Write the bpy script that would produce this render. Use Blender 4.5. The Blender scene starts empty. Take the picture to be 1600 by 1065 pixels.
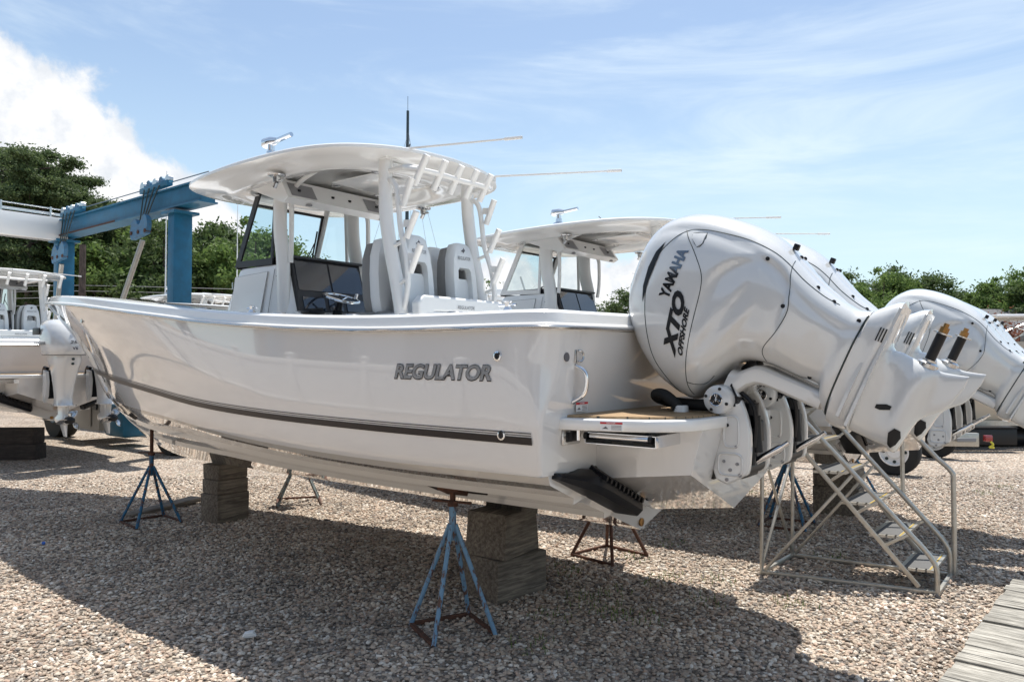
import bpy, bmesh, math, random
import numpy as np
from mathutils import Vector, Matrix
random.seed(7); rng = np.random.default_rng(7)
S = bpy.context.scene; COL = S.collection
R = math.radians
# ------------------------------------------------------------ camera
cam = bpy.data.objects.new('camera', bpy.data.cameras.new('camera')); COL.objects.link(cam); S.camera = cam
cam.data.sensor_width = 36; cam.data.lens = 36*1163/1600
cam.data.clip_start = .05; cam.data.clip_end = 4000
cam.location = (0, 0, 1.78); cam.rotation_euler = (R(90)+math.atan(29.5/1163), 0, 0)
# ------------------------------------------------------------ world
SUNV = Vector((.115, .30, 1)).normalized()
w = bpy.data.worlds.new('World'); S.world = w; w.use_nodes = True
nt = w.node_tree; nt.nodes.clear()
def N(t, typ, **kw):
    n = t.nodes.new(typ)
    for k, v in kw.items(): setattr(n, k, v)
    return n
def L(t, a, b): t.links.new(a, b)
out = N(nt, 'ShaderNodeOutputWorld'); bg = N(nt, 'ShaderNodeBackground'); sky = N(nt, 'ShaderNodeTexSky')
sky.sky_type = 'NISHITA'; sky.sun_disc = False; sky.sun_elevation = math.asin(SUNV.z)
sky.sun_rotation = math.atan2(SUNV.x, SUNV.y); sky.air_density = 1.0; sky.dust_density = .9; sky.ozone_density = .9
bg.inputs[1].default_value = .122
# clouds: puffs placed by direction in the sky, broken up by noise
tc = N(nt, 'ShaderNodeTexCoord'); sep = N(nt, 'ShaderNodeSeparateXYZ'); L(nt, tc.outputs['Generated'], sep.inputs[0])
def M(t, op, a, b=None, c=None, clamp=False):
    n = t.nodes.new('ShaderNodeMath'); n.operation = op; n.use_clamp = clamp
    for i, v in enumerate((a, b, c)):
        if v is None: continue
        if isinstance(v, (int, float)): n.inputs[i].default_value = v
        else: t.links.new(v, n.inputs[i])
    return n.outputs[0]
def MR(t, v, a, b, c=0, d=1, smooth=True):
    n = t.nodes.new('ShaderNodeMapRange'); n.interpolation_type = 'SMOOTHSTEP' if smooth else 'LINEAR'
    t.links.new(v, n.inputs[0])
    for i, x in zip((1, 2, 3, 4), (a, b, c, d)): n.inputs[i].default_value = x
    return n.outputs[0]
def noise(t, vec, scale, detail=6, rough=.6, dist=0):
    n = t.nodes.new('ShaderNodeTexNoise'); n.inputs['Scale'].default_value = scale; n.inputs['Detail'].default_value = detail
    n.inputs['Roughness'].default_value = rough; n.inputs['Distortion'].default_value = dist
    if vec is not None: t.links.new(vec, n.inputs['Vector'])
    return n.outputs['Fac']
nz = noise(nt, tc.outputs['Generated'], 7.5, 9, .62, .25)
nz2 = noise(nt, tc.outputs['Generated'], 26, 6, .6)
def blob(px, py, rad):
    d = Vector(((px-800)/1163, 1, (532.5-py)/1163+.0254)).normalized()
    dp = N(nt, 'ShaderNodeVectorMath', operation='DISTANCE'); L(nt, tc.outputs['Generated'], dp.inputs[0]); dp.inputs[1].default_value = d
    return M(nt, 'SUBTRACT', 1.0, M(nt, 'DIVIDE', dp.outputs['Value'], rad))
blobs = [(-90, 250, .13), (0, 235, .115), (80, 262, .10), (150, 300, .09), (215, 335, .075), (280, 345, .065), (335, 375, .05), (100, 400, .16), (250, 430, .12), (770, 470, .09), (900, 490, .09), (1000, 480, .07), (690, 455, .05), (1240, 540, .06), (600, 500, .10), (420, 480, .08)]
acc = None
for px, py, rd in blobs:
    v = blob(px, py, rd)
    acc = v if acc is None else M(nt, 'SMOOTH_MAX', acc, v, .25)
dens = M(nt, 'ADD', acc, M(nt, 'MULTIPLY', M(nt, 'SUBTRACT', nz, .5), 1.7))
cum = MR(nt, dens, .0, .22)
# thin wispy veil, streaky and thicker low down
mp = N(nt, 'ShaderNodeMapping'); mp.inputs['Scale'].default_value = (.9, .9, 4.5); mp.inputs['Rotation'].default_value = (0, R(12), 0)
L(nt, tc.outputs['Generated'], mp.inputs[0])
wisp = MR(nt, noise(nt, mp.outputs[0], 3.0, 8, .6, .6), .42, .80, 0, .55)
low = MR(nt, sep.outputs['Z'], 0.0, .42, .70, .12)
smallp = M(nt, 'MULTIPLY', MR(nt, nz, .60, .70), MR(nt, sep.outputs['Z'], .05, .25, .5, 0))
veil = low; streak = M(nt, 'MAXIMUM', wisp, smallp)
cloudshade = MR(nt, nz2, .3, .75, .80, 1.05)
cc = N(nt, 'ShaderNodeMix', data_type='RGBA'); cc.inputs[6].default_value = (5.0, 5.25, 5.6, 1); cc.inputs[7].default_value = (6.7, 6.7, 6.75, 1)
L(nt, M(nt, 'MULTIPLY', MR(nt, dens, -.1, .45), MR(nt, nz2, .3, .62)), cc.inputs[0])
m1 = N(nt, 'ShaderNodeMix', data_type='RGBA'); L(nt, veil, m1.inputs[0]); L(nt, sky.outputs[0], m1.inputs[6]); m1.inputs[7].default_value = (4.5, 5.85, 6.3, 1)
m0 = N(nt, 'ShaderNodeMix', data_type='RGBA'); L(nt, streak, m0.inputs[0]); L(nt, m1.outputs[2], m0.inputs[6]); m0.inputs[7].default_value = (6.0, 6.7, 7.0, 1)
m2 = N(nt, 'ShaderNodeMix', data_type='RGBA'); L(nt, cum, m2.inputs[0]); L(nt, m0.outputs[2], m2.inputs[6]); L(nt, cc.outputs[2], m2.inputs[7])
L(nt, m2.outputs[2], bg.inputs[0]); L(nt, bg.outputs[0], out.inputs[0])
# ------------------------------------------------------------ sun
sl = bpy.data.lights.new('sun', 'SUN'); sl.energy = 4.8; sl.angle = R(.5); sl.color = (1, .95, .87)
so = bpy.data.objects.new('sun', sl); COL.objects.link(so); so.rotation_euler = SUNV.to_track_quat('Z', 'Y').to_euler(); so.location = (0, 0, 30)
S.view_settings.view_transform = 'Standard'; S.view_settings.look = 'None'; S.view_settings.exposure = .44; S.view_settings.gamma = 1
S.cycles.max_bounces = 8; S.cycles.transparent_max_bounces = 12
# ------------------------------------------------------------ materials
def mat(name, col, rough=.5, metal=0, coat=0, bump=None, var=None, trans=0, spec=.5, ior=1.5):
    m = bpy.data.materials.new(name); m.use_nodes = True; t = m.node_tree; b = t.nodes['Principled BSDF']
    b.inputs['Base Color'].default_value = (*col, 1); b.inputs['Roughness'].default_value = rough; b.inputs['Metallic'].default_value = metal
    b.inputs['Coat Weight'].default_value = coat; b.inputs['Coat Roughness'].default_value = .03; b.inputs['Specular IOR Level'].default_value = spec
    if trans: b.inputs['Transmission Weight'].default_value = trans; b.inputs['IOR'].default_value = ior
    g = N(t, 'ShaderNodeTexCoord')
    if var:  # (scale, strength, other colour)
        f = noise(t, g.outputs['Object'], var[0], 6, .6); x = N(t, 'ShaderNodeMix', data_type='RGBA')
        L(t, MR(t, f, .5-.5*var[3] if len(var) > 3 else .3, .7, 0, var[1]), x.inputs[0]); x.inputs[6].default_value = (*col, 1); x.inputs[7].default_value = (*var[2], 1)
        L(t, x.outputs[2], b.inputs['Base Color'])
    if bump:
        f = noise(t, g.outputs['Object'], bump[0], 5, .6); bp = N(t, 'ShaderNodeBump'); bp.inputs['Strength'].default_value = bump[1]; bp.inputs['Distance'].default_value = bump[2]
        L(t, f, bp.inputs['Height']); L(t, bp.outputs[0], b.inputs['Normal'])
    return m
gel = mat('gelcoat', (.71, .70, .69), .06, 0, 1.0, bump=(1.6, .045, .03))
gelb = mat('gelcoat_bottom_shaded', (.48, .465, .44), .06, 0, 1.0)  # greyer than the topside gel: underside shade put into the colour
gelw = mat('gelcoat_white', (.82, .82, .81), .22, 0, .6, bump=(2, .03, .02))
enam = mat('engine_enamel', (.66, .67, .672), .16, .05, 1.0)
tubew = mat('powder_white', (.80, .79, .77), .3, 0, .3)
dark = mat('seam_dark', (.02, .035, .035), .5)
blackp = mat('black_plastic', (.008, .009, .012), .4, spec=.35)
rubber = mat('rubber', (.018, .018, .018), .8, bump=(60, .3, .004))
chrome = mat('chrome', (.75, .76, .78), .07, 1)
lchrome = mat('letter_chrome', (.20, .21, .23), .12, 1)
steel = mat('stainless', (.55, .55, .55), .22, 1)
alum = mat('aluminium', (.50, .49, .46), .38, .75, var=(25, .5, (.38, .34, .28)), bump=(80, .15, .002))
stripe_m = mat('stripe', (.022, .018, .018), .3, 0, 0, spec=.3)
seatw = mat('vinyl_white', (.74, .75, .75), .5, bump=(40, .1, .002))
seatg = mat('vinyl_grey', (.21, .205, .20), .55, bump=(40, .1, .002))
seato = mat('vinyl_tan', (.42, .14, .04), .5)
screen = mat('screen', (.012, .02, .035), .06, 0, 1)
dashb = mat('dash_black', (.02, .02, .023), .4)
redm = mat('red_label', (.55, .03, .04), .4); whm = mat('label_white', (.8, .8, .8), .4); greytx = mat('label_grey', (.12, .12, .13), .5)
brass = mat('brass', (.28, .16, .06), .35, 1)
bluep = mat('blue_lift_paint', (.018, .145, .26), .45, 0, .1, var=(5, .7, (.02, .10, .17)), spec=.3)
bluel = mat('blue_light_paint', (.05, .20, .36), .5, var=(14, .6, (.09, .10, .11)))
rust = mat('rust', (.11, .045, .025), .85, var=(20, .9, (.05, .025, .018)), bump=(90, .4, .004))
def stand_paint(name, c):
    m = mat(name, c, .6); t = m.node_tree; b = t.nodes['Principled BSDF']; g = N(t, 'ShaderNodeTexCoord')
    mp_ = N(t, 'ShaderNodeMapping'); mp_.inputs['Scale'].default_value = (1, 1, .35); L(t, g.outputs['Object'], mp_.inputs[0])
    f = noise(t, mp_.outputs[0], 26, 8, .7); x = N(t, 'ShaderNodeMix', data_type='RGBA'); L(t, MR(t, f, .50, .58), x.inputs[0])
    x.inputs[6].default_value = (*c, 1); x.inputs[7].default_value = (.10, .05, .035, 1); L(t, x.outputs[2], b.inputs['Base Color'])
    bp = N(t, 'ShaderNodeBump'); bp.inputs['Strength'].default_value = .4; bp.inputs['Distance'].default_value = .003; L(t, f, bp.inputs['Height']); L(t, bp.outputs[0], b.inputs['Normal'])
    return m
standb = stand_paint('stand_blue', (.14, .27, .41)); standg = stand_paint('stand_faded', (.18, .22, .22)); standd = stand_paint('stand_deep_blue', (.015, .12, .24))
lead = mat('line', (.25, .25, .26), .5)
glass = bpy.data.materials.new('glass'); glass.use_nodes = True
t = glass.node_tree; b = t.nodes['Principled BSDF']; t.nodes.remove(b)
gl = N(t, 'ShaderNodeBsdfGlossy'); gl.inputs['Roughness'].default_value = .02; tr = N(t, 'ShaderNodeBsdfTransparent'); tr.inputs[0].default_value = (.88, .93, .93, 1)
mx = N(t, 'ShaderNodeMixShader'); fr = N(t, 'ShaderNodeFresnel'); fr.inputs[0].default_value = 1.18
L(t, fr.outputs[0], mx.inputs[0]); L(t, tr.outputs[0], mx.inputs[1]); L(t, gl.outputs[0], mx.inputs[2]); L(t, mx.outputs[0], t.nodes['Material Output'].inputs[0])
def wood(name, c1, c2, scale=(1, 12, 12), rough=.85, bump=.5):
    m = mat(name, c1, rough); t = m.node_tree; b = t.nodes['Principled BSDF']; g = N(t, 'ShaderNodeTexCoord')
    mp_ = N(t, 'ShaderNodeMapping'); mp_.inputs['Scale'].default_value = scale; L(t, g.outputs['Object'], mp_.inputs[0])
    f = noise(t, mp_.outputs[0], 3.5, 10, .68, .5); f2 = noise(t, g.outputs['Object'], 4, 4, .6)
    x = N(t, 'ShaderNodeMix', data_type='RGBA'); L(t, MR(t, f, .35, .68), x.inputs[0]); x.inputs[6].default_value = (*c2, 1); x.inputs[7].default_value = (*c1, 1)
    y = N(t, 'ShaderNodeMix', data_type='RGBA', blend_type='MULTIPLY'); y.inputs[0].default_value = .6; L(t, x.outputs[2], y.inputs[6])
    cr = N(t, 'ShaderNodeCombineColor'); v = MR(t, f2, .3, .7, .55, 1.15)
    for i in range(3): L(t, v, cr.inputs[i])
    L(t, cr.outputs[0], y.inputs[7]); L(t, y.outputs[2], b.inputs['Base Color'])
    bp = N(t, 'ShaderNodeBump'); bp.inputs['Strength'].default_value = bump; bp.inputs['Distance'].default_value = .008; L(t, f, bp.inputs['Height']); L(t, bp.outputs[0], b.inputs['Normal'])
    return m
timber = wood('old_timber', (.26, .22, .175), (.09, .075, .06)); plankm = wood('weathered_plank', (.46, .44, .40), (.17, .16, .14), (1.0, 16, 16)); darkt = wood('dark_timber', (.06, .048, .042), (.025, .02, .018))
# teak with caulk lines
teak = wood('teak', (.46, .32, .18), (.33, .21, .11), (2, 20, 20), .55, .15)
t = teak.node_tree; b = t.nodes['Principled BSDF']; g = N(t, 'ShaderNodeTexCoord'); sp = N(t, 'ShaderNodeSeparateXYZ'); L(t, g.outputs['Object'], sp.inputs[0])
fr_ = M(t, 'FRACT', M(t, 'MULTIPLY', sp.outputs['Y'], 20)); ln = M(t, 'LESS_THAN', fr_, .08); old = b.inputs['Base Color'].links[0].from_socket
x = N(t, 'ShaderNodeMix', data_type='RGBA'); L(t, ln, x.inputs[0]); L(t, old, x.inputs[6]); x.inputs[7].default_value = (.03, .025, .02, 1); L(t, x.outputs[2], b.inputs['Base Color'])
# ------------------------------------------------------------ mesh helpers
class MB:
    def __init__(s): s.v = []; s.f = []
    def add(s, vs, fs):
        o = len(s.v); s.v += [tuple(v) for v in vs]; s.f += [tuple(i+o for i in f) for f in fs]; return s
    def box(s, c, d, rot=None, bev=0):
        x, y, z = [a/2 for a in d]; c = Vector(c)
        if bev:
            bm = bmesh.new(); bmesh.ops.create_cube(bm, size=1)
            for v in bm.verts: v.co = Vector((v.co.x*d[0], v.co.y*d[1], v.co.z*d[2]))
            bmesh.ops.bevel(bm, geom=bm.edges[:], offset=bev, segments=2, affect='EDGES', profile=.5)
            bm.verts.index_update(); vs = [v.co.copy() for v in bm.verts]; fs = [tuple(v.index for v in f.verts) for f in bm.faces]; bm.free()
        else:
            vs = [Vector((i*x, j*y, k*z)) for i in (-1, 1) for j in (-1, 1) for k in (-1, 1)]
            fs = [(0, 1, 3, 2), (4, 6, 7, 5), (0, 4, 5, 1), (2, 3, 7, 6), (0, 2, 6, 4), (1, 5, 7, 3)]
        if rot is not None: vs = [rot @ v for v in vs]
        return s.add([v+c for v in vs], fs)
    def bar(s, a, b, w_, h_, bev=0, up=(0, 0, 1)):
        a, b = Vector(a), Vector(b); d = b-a; X = d.normalized(); U = Vector(up)
        if abs(X.dot(U)) > .98: U = Vector((1, 0, 0))
        Y = U.cross(X).normalized(); Z = X.cross(Y); m = Matrix((X, Y, Z)).transposed()
        return s.box((a+b)/2, (d.length, w_, h_), m, bev)
    def tube(s, path, r, n=10, caps=True, flat=1.0):
        P_ = [Vector(p) for p in path]; rs = r if isinstance(r, (list, tuple)) else [r]*len(P_)
        ring = []; up = None
        for i, p in enumerate(P_):
            T = (P_[min(i+1, len(P_)-1)]-P_[max(i-1, 0)]).normalized()
            if up is None:
                up = Vector((0, 0, 1)) if abs(T.z) < .9 else Vector((0, 1, 0))
            A = (up-T*up.dot(T)).normalized(); B = T.cross(A); up = A
            ring.append([p+rs[i]*(math.cos(2*math.pi*k/n)*A*flat+math.sin(2*math.pi*k/n)*B) for k in range(n)])
        return s.rings(ring, caps)
    def rings(s, ring, caps=True, closed=True):
        n = len(ring[0]); vs = [v for r_ in ring for v in r_]; fs = []
        for i in range(len(ring)-1):
            for k in range(n if closed else n-1):
                k2 = (k+1) % n; fs.append((i*n+k, i*n+k2, (i+1)*n+k2, (i+1)*n+k))
        if caps: fs.append(tuple(range(n))[::-1]); fs.append(tuple(range((len(ring)-1)*n, len(ring)*n)))
        return s.add(vs, fs)
    def lathe(s, prof, c=(0, 0, 0), axis='Z', n=24, caps=True):
        ring = []
        for r_, h in prof:
            ring.append([{'Z': (r_*math.cos(a), r_*math.sin(a), h), 'Y': (r_*math.cos(a), h, -r_*math.sin(a)), 'X': (h, r_*math.cos(a), r_*math.sin(a))}[axis] for a in [2*math.pi*k/n for k in range(n)]])
        ring = [[Vector(v)+Vector(c) for v in q] for q in ring]
        return s.rings(ring, caps)
    def prism(s, poly, vec):
        n = len(poly); a = [Vector(p) for p in poly]; v = Vector(vec); fs = [tuple(range(n))[::-1], tuple(range(n, 2*n))]
        fs += [(i, (i+1) % n, n+(i+1) % n, n+i) for i in range(n)]
        return s.add(a+[p+v for p in a], fs)
    def grid(s, g):
        n = len(g[0]); return s.add([v for r_ in g for v in r_], [(i*n+k, i*n+k+1, (i+1)*n+k+1, (i+1)*n+k) for i in range(len(g)-1) for k in range(n-1)])
    def build(s, name, m, parent=None, ang=35, weld=0, loc=None):
        me = bpy.data.meshes.new(name); me.from_pydata([tuple(v) for v in s.v], [], s.f)
        bm = bmesh.new(); bm.from_mesh(me)
        if weld: bmesh.ops.remove_doubles(bm, verts=bm.verts[:], dist=weld)
        bmesh.ops.recalc_face_normals(bm, faces=bm.faces[:]); bm.to_mesh(me); bm.free()
        me.polygons.foreach_set('use_smooth', [True]*len(me.polygons)); me.set_sharp_from_angle(angle=R(ang))
        me.materials.append(m); me.update()
        o = bpy.data.objects.new(name, me); COL.objects.link(o)
        if parent is not None: o.parent = parent
        if loc is not None: o.location = loc
        return o
def tag(o, label=None, cat=None, group=None, kind=None):
    for k, v in (('label', label), ('category', cat), ('group', group), ('kind', kind)):
        if v: o[k] = v
    return o
def empty(name, loc=(0, 0, 0), rz=0, label=None, cat=None, group=None):
    o = bpy.data.objects.new(name, None); COL.objects.link(o); o.location = loc; o.rotation_euler = (0, 0, rz); o.empty_display_size = .2
    return tag(o, label, cat, group)
def copy_tree(o, parent=None):
    c = o.copy(); COL.objects.link(c); c.parent = parent
    for ch in [k for k in bpy.data.objects if k.parent == o]: copy_tree(ch, c)
    return c
def smooth_path(pts, n=6):
    P_ = [Vector(p) for p in pts]; o = []
    for i in range(len(P_)-1):
        p0 = P_[max(i-1, 0)]; p1 = P_[i]; p2 = P_[i+1]; p3 = P_[min(i+2, len(P_)-1)]
        for k in range(n):
            u = k/n; o.append(.5*((2*p1)+(p2-p0)*u+(2*p0-5*p1+4*p2-p3)*u*u+(3*p1-p0-3*p2+p3)*u**3))
    return o+[P_[-1]]
_tc = {}
def text_mesh(txt, shear=0, off=0, space=1.0):
    k = (txt, shear, off, space)
    if k in _tc: return _tc[k]
    c = bpy.data.curves.new('t', 'FONT'); c.body = txt; c.size = 1; c.shear = shear; c.offset = off; c.space_character = space; c.resolution_u = 3; c.fill_mode = 'BOTH'
    o = bpy.data.objects.new('t', c); COL.objects.link(o); bpy.context.view_layer.update()
    me = o.to_mesh(); vs = np.array([v.co[:] for v in me.vertices]); fs = [tuple(p.vertices) for p in me.polygons]; o.to_mesh_clear()
    bpy.data.objects.remove(o); bpy.data.curves.remove(c)
    mn = vs.min(0); mxx = vs.max(0); vs = (vs-mn)/np.maximum(mxx-mn, 1e-6)
    _tc[k] = (vs, fs); return _tc[k]
def put_text(mb, txt, fn, **kw):   # fn(u,v) in 0..1 -> 3D point
    vs, fs = text_mesh(txt, **kw); mb.add([fn(float(a[0]), float(a[1])) for a in vs], fs)
# ------------------------------------------------------------ hull lines (s forward, t port, z up)
def lerp(a, b, t): return a+(b-a)*t
def sm(x, pts):
    n = len(pts)
    if x <= pts[0][0]: return pts[0][1]
    if x >= pts[-1][0]: return pts[-1][1]
    for i in range(n-1):
        if x <= pts[i+1][0]: break
    x0, y0 = pts[i]; x1, y1 = pts[i+1]
    m0 = (y1-(pts[i-1][1] if i > 0 else y0))/(x1-(pts[i-1][0] if i > 0 else x0))
    m1 = ((pts[i+2][1] if i+2 < n else y1)-y0)/((pts[i+2][0] if i+2 < n else x1)-x0)
    h = x1-x0; t = (x-x0)/h
    return (2*t**3-3*t*t+1)*y0+(t**3-2*t*t+t)*h*m0+(-2*t**3+3*t*t)*y1+(t**3-t*t)*h*m1
SCE, ZCE = 6.55, 1.29
SA, SG, SK, ZA = -1.30, -1.385, -1.16, 1.165      # aft ends of chine, sheer and keel; chine height aft
STEM = [(1.29, 6.55), (1.4, 6.72), (1.6, 6.96), (1.8, 7.22), (2.0, 7.57), (2.2, 7.98), (2.4, 8.42), (2.58, 8.80)]
KEEL = [(SK, .64), (4.6, .645), (5.05, .68), (5.5, .77), (5.9, .90), (6.25, 1.07), (6.55, 1.29)]
CT = [(SA, 1.33), (0, 1.395), (1.5, 1.375), (3, 1.22), (4, 1.03), (5, .73), (5.8, .42), (6.2, .22), (6.55, 0.0)]
CZ = [(SA, ZA), (0, 1.165), (1, 1.19), (2, 1.24), (3, 1.30), (4, 1.325), (5, 1.345), (6.55, 1.29)]
GT = [(SG, 1.39), (0, 1.47), (2, 1.47), (3.3, 1.42), (4.5, 1.28), (5.5, 1.09), (6.5, .81), (7.5, .48), (8.2, .22), (8.6, .08), (8.80, 0.0)]
GZ = [(SG, 1.945), (0, 1.955), (1.5, 2.04), (3, 2.18), (4.5, 2.32), (6.5, 2.46), (8.8, 2.58)]
ZT = 2.58
def side(u, v):
    sc = lerp(SA, SCE, u); sg = lerp(SG, 8.80, u); zc = sm(sc, CZ); zg = sm(sg, GZ); z = lerp(zc, zg, v)
    s1 = sm(lerp(ZCE, ZT, v), STEM); s = lerp(lerp(SA, SG, v), s1, u)
    f = max(0, (u-.28)/.72)
    return s, lerp(sm(sc, CT), sm(sg, GT), v**(.5+1.35*f))+.022*math.sin(math.pi*v)*max(0, 1-f*2.2), z
def hull_t(s, z):
    v = .5
    for it in range(12):
        s0 = lerp(SA, SG, v); s1 = sm(lerp(ZCE, ZT, v), STEM); u = min(max((s-s0)/(s1-s0), 0), 1)
        zc = sm(lerp(SA, SCE, u), CZ); zg = sm(lerp(SG, 8.8, u), GZ); v = min(max((z-zc)/(zg-zc), 0), 1)
    return side(u, v)[1]
def sst0(v):
    x = min(max((v-.3)/.5, 0), 1); return x*x*(3-2*x)
def build_hull(root):
    top = mb = MB(); bot = MB(); NU, NV = 72, 26
    us = [i/NU for i in range(NU+1)]
    for sg in (1, -1):
        g = []
        for j in range(NV+1):
            v = j/NV; r_ = .03+.14*sst0(v); s0, t0, z0 = side(0, v); row = []
            for k in range(6):   # rounded quarter
                a = math.pi/2*(1-k/6); row.append((s0+r_-r_*math.sin(a), sg*(hull_tt(v)-r_*(1-math.cos(a))), z0))
            for u in us:
                s, t, z = side(u, v)
                if s > s0+r_*.9: row.append((s, sg*t, z))
            g.append(row)
        n = min(len(r_) for r_ in g)
        g = [r_[:6]+r_[6+(len(r_)-n):] for r_ in g]
        mb.grid(g)
        # bottom with strakes
        mb = bot
        prof = [(0, 0), (.36, 1), (.43, 2), (.43, 1), (.66, 1), (.73, 2), (.73, 1), (.90, 1), (.93, 3), (1, 4)]
        g = []
        for i in range(NU+1):
            u = i/NU; sc = lerp(SA, SCE, u); T = sm(sc, CT); zk = sm(lerp(SK, SCE, u), KEEL); zc = sm(sc, CZ); row = []
            fade = 1-max(0, (u-.72)/.28)**.7; cv = -.012*math.sin(math.pi*min(1, u))
            last = 0
            for f, kd in prof:
                base = lambda q: lerp(zk, zc-.03*fade, q)+cv*math.sin(math.pi*q)*(1 if u > .4 else u/.4)
                if kd == 2: z = base(last)
                elif kd == 3: z = base(.90)
                elif kd == 4: z = zc
                else: z = base(f)
                if kd == 2: z = lerp(base(f), base(last), fade)
                row.append((lerp(SK, sc, f) if u < .001 else lerp(lerp(SK, SCE, u), sc, f), sg*T*f, z)); last = f
            # chine flat
            s9 = row[-2][0]; row[-2] = (s9, sg*T*.945, zc-.004) ; row[-3] = (s9, sg*T*.93, lerp(zk, zc-.055*fade, 1)+cv*.1)
            g.append(row)
        mb.grid(g)
        NBR = (NU+1)*10; mb = top
        # transom half
        ring = []
        for j in range(NV+1):
            v = j/NV; r_ = .03+.14*sst0(v); s0, t0, z0 = side(0, v); ring.append((s0, sg*(hull_tt(v)-r_), z0))
        cen = [(lerp(SA, SG, (z-ZA)/(1.945-ZA)), 0, z) for _, _, z in ring]
        mb.grid([ring, [((a[0]+b_[0])/2, (a[1]+b_[1])/2, a[2]) for a, b_ in zip(ring, cen)], cen])
        rw = bot.v[0 if sg > 0 else NBR:][:10]; mb.add([(SA, 0, ZA)]+[(a_, b_, c_) for a_, b_, c_ in rw], [(0, k, k+1) for k in range(1, 10)])
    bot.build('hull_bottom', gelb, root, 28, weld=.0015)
    return top.build('hull', gel, root, 28, weld=.0015)
def hull_tt(v): return side(0.0, v)[1]
def sheer_path(dz=0, inset=0):
    P_ = []
    for i in range(81):
        u = 1-i/80; s, t, z = side(u, 1)
        P_.append((s, t, z))
    P_ = [p for p in P_ if p[0] > SG+.18]
    r_ = .17
    for k in range(1, 7):
        a = math.pi/2*k/6; P_.append((SG+r_-r_*math.sin(a), 1.39-r_*(1-math.cos(a)), 1.945))
    for k in range(1, 7): P_.append((SG, 1.22*(1-k/6), 1.945+.02*k/6))
    return [Vector(p) for p in P_]
def offset_path(P_, d, dz):
    o = []
    for i, p in enumerate(P_):
        T = P_[min(i+1, len(P_)-1)]-P_[max(i-1, 0)]; T.z = 0
        T = T.normalized() if T.length > 1e-6 else Vector((0, 1, 0))
        q = p + Vector((-T.y, T.x, 0))*d
        if q.y < 0: q.y = 0
        o.append(Vector((q.x, q.y, p.z+dz)))
    return o
def mirror(P_): return [Vector((p.x, -p.y, p.z)) for p in P_]
def strip(mb, prof):
    P_ = sheer_path()
    rows = [offset_path(P_, d, dz) for d, dz in prof]
    for q in rows[-1]: q.z += .70*min(1, max(0, (q.x-2.5)/2.0))
    for f in (lambda x: x, mirror): mb.grid([f(r_) for r_ in rows])
# ------------------------------------------------------------ engine
TOP = [(-.944, .50), (-.942, .58), (-.929, .66), (-.881, .766), (-.818, .842), (-.733, .893), (-.636, .922), (-.538, .937), (-.417, .943), (-.295, .936), (-.19, .914), (-.11, .884), (-.028, .84), (.11, .768), (.198, .735), (.272, .715), (.33, .708), (.41, .735)]
BOT = [(-.944, .46), (-.93, .36), (-.90, .27), (-.84, .165), (-.75, .07), (-.66, 0.0), (-.55, -.06), (-.44, -.09), (-.33, -.10), (-.275, -.08), (-.235, .0), (-.19, .085), (-.15, .18), (-.09, .235), (.03, .268), (.19, .268), (.31, .265), (.345, .18), (.41, .12)]
WID = [(-.944, .03), (-.925, .12), (-.88, .20), (-.80, .255), (-.65, .295), (-.4, .315), (-.1, .305), (.05, .275), (.2, .225), (.32, .185), (.41, .165)]
LT = [(.40, .735), (.47, .80), (.50, .815), (.525, .80), (.53, .62), (.60, .585), (.68, .575), (.785, .565), (.84, .575), (.905, .592)]
LB = [(.40, .115), (.44, .10), (.495, .105), (.53, .117), (.64, .115), (.71, .117), (.74, .103), (.765, .136), (.78, .28), (.84, .37), (.878, .42), (.905, .55)]
LW = [(.40, .165), (.45, .15), (.495, .145), (.53, .12), (.60, .085), (.66, .085), (.71, .095), (.75, .075), (.785, .03), (.84, .018), (.905, .008)]
def eng_w(a, b_):
    if a < .405: T_, B_, W_ = sm(a, TOP), sm(a, BOT), sm(a, WID)
    else: T_, B_, W_ = sm(a, LT), sm(a, LB), sm(a, LW)
    c = (T_+B_)/2; h = (T_-B_)/2; q = min(abs(b_-c)/h, .999)
    n_ = 2.7 if a < .405 else 4.2
    return W_*(1-q**n_)**(1/2.6)*detail(a, b_)
def sst(x, a=0., b_=1.):
    x = min(max((x-a)/(b_-a), 0), 1); return x*x*(3-2*x)
CREST = [(-.42, .58), (-.348, .69), (-.267, .765), (-.18, .805), (-.10, .805), (-.018, .765), (.03, .68), (.06, .56)]
def detail(a, b_):
    if a > .405: return 1
    T_ = sm(a, TOP); d = T_-b_; k = 1
    k -= .05*math.exp(-((d-.115)/.025)**2)*min(1, max(0, (a+.9)/.2))
    if -.42 < a < .07:
        e = sm(a, CREST)-b_
        k -= .085*sst(e, -.012, .040)*(1-sst(e, .02, .42))*sst(a, -.42, -.33)*(1-sst(a, .02, .07))
    # two diagonal flutes sweeping down and forward
    for (ax, bx, ay, by), dp, wd in (((-.33, .22, -.19, .66), .045, .022), ((-.205, .29, -.10, .56), .05, .02)):
        L2 = (ay-ax)**2+(by-bx)**2; t_ = ((a-ax)*(ay-ax)+(b_-bx)*(by-bx))/L2; q = ((a-ax)*(by-bx)-(b_-bx)*(ay-ax))/math.sqrt(L2)
        w_ = sst(t_, -.15, .15)*(1-sst(t_, .75, 1.1)); k -= dp*w_*sst(q, -.002, wd)*(1-sst(q, wd, wd+.13))
    # rear quarter: shallow dish and an edge where the waist begins
    k -= .05*sst(a, .17, .24)*(1-sst(a, .30, .39))*math.exp(-((b_-.42)/.17)**2)
    k += .03*math.exp(-((a-.36)/.03)**2)
    return k
def E3(a, b_, t): return Vector((-b_, t, -a))
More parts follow.
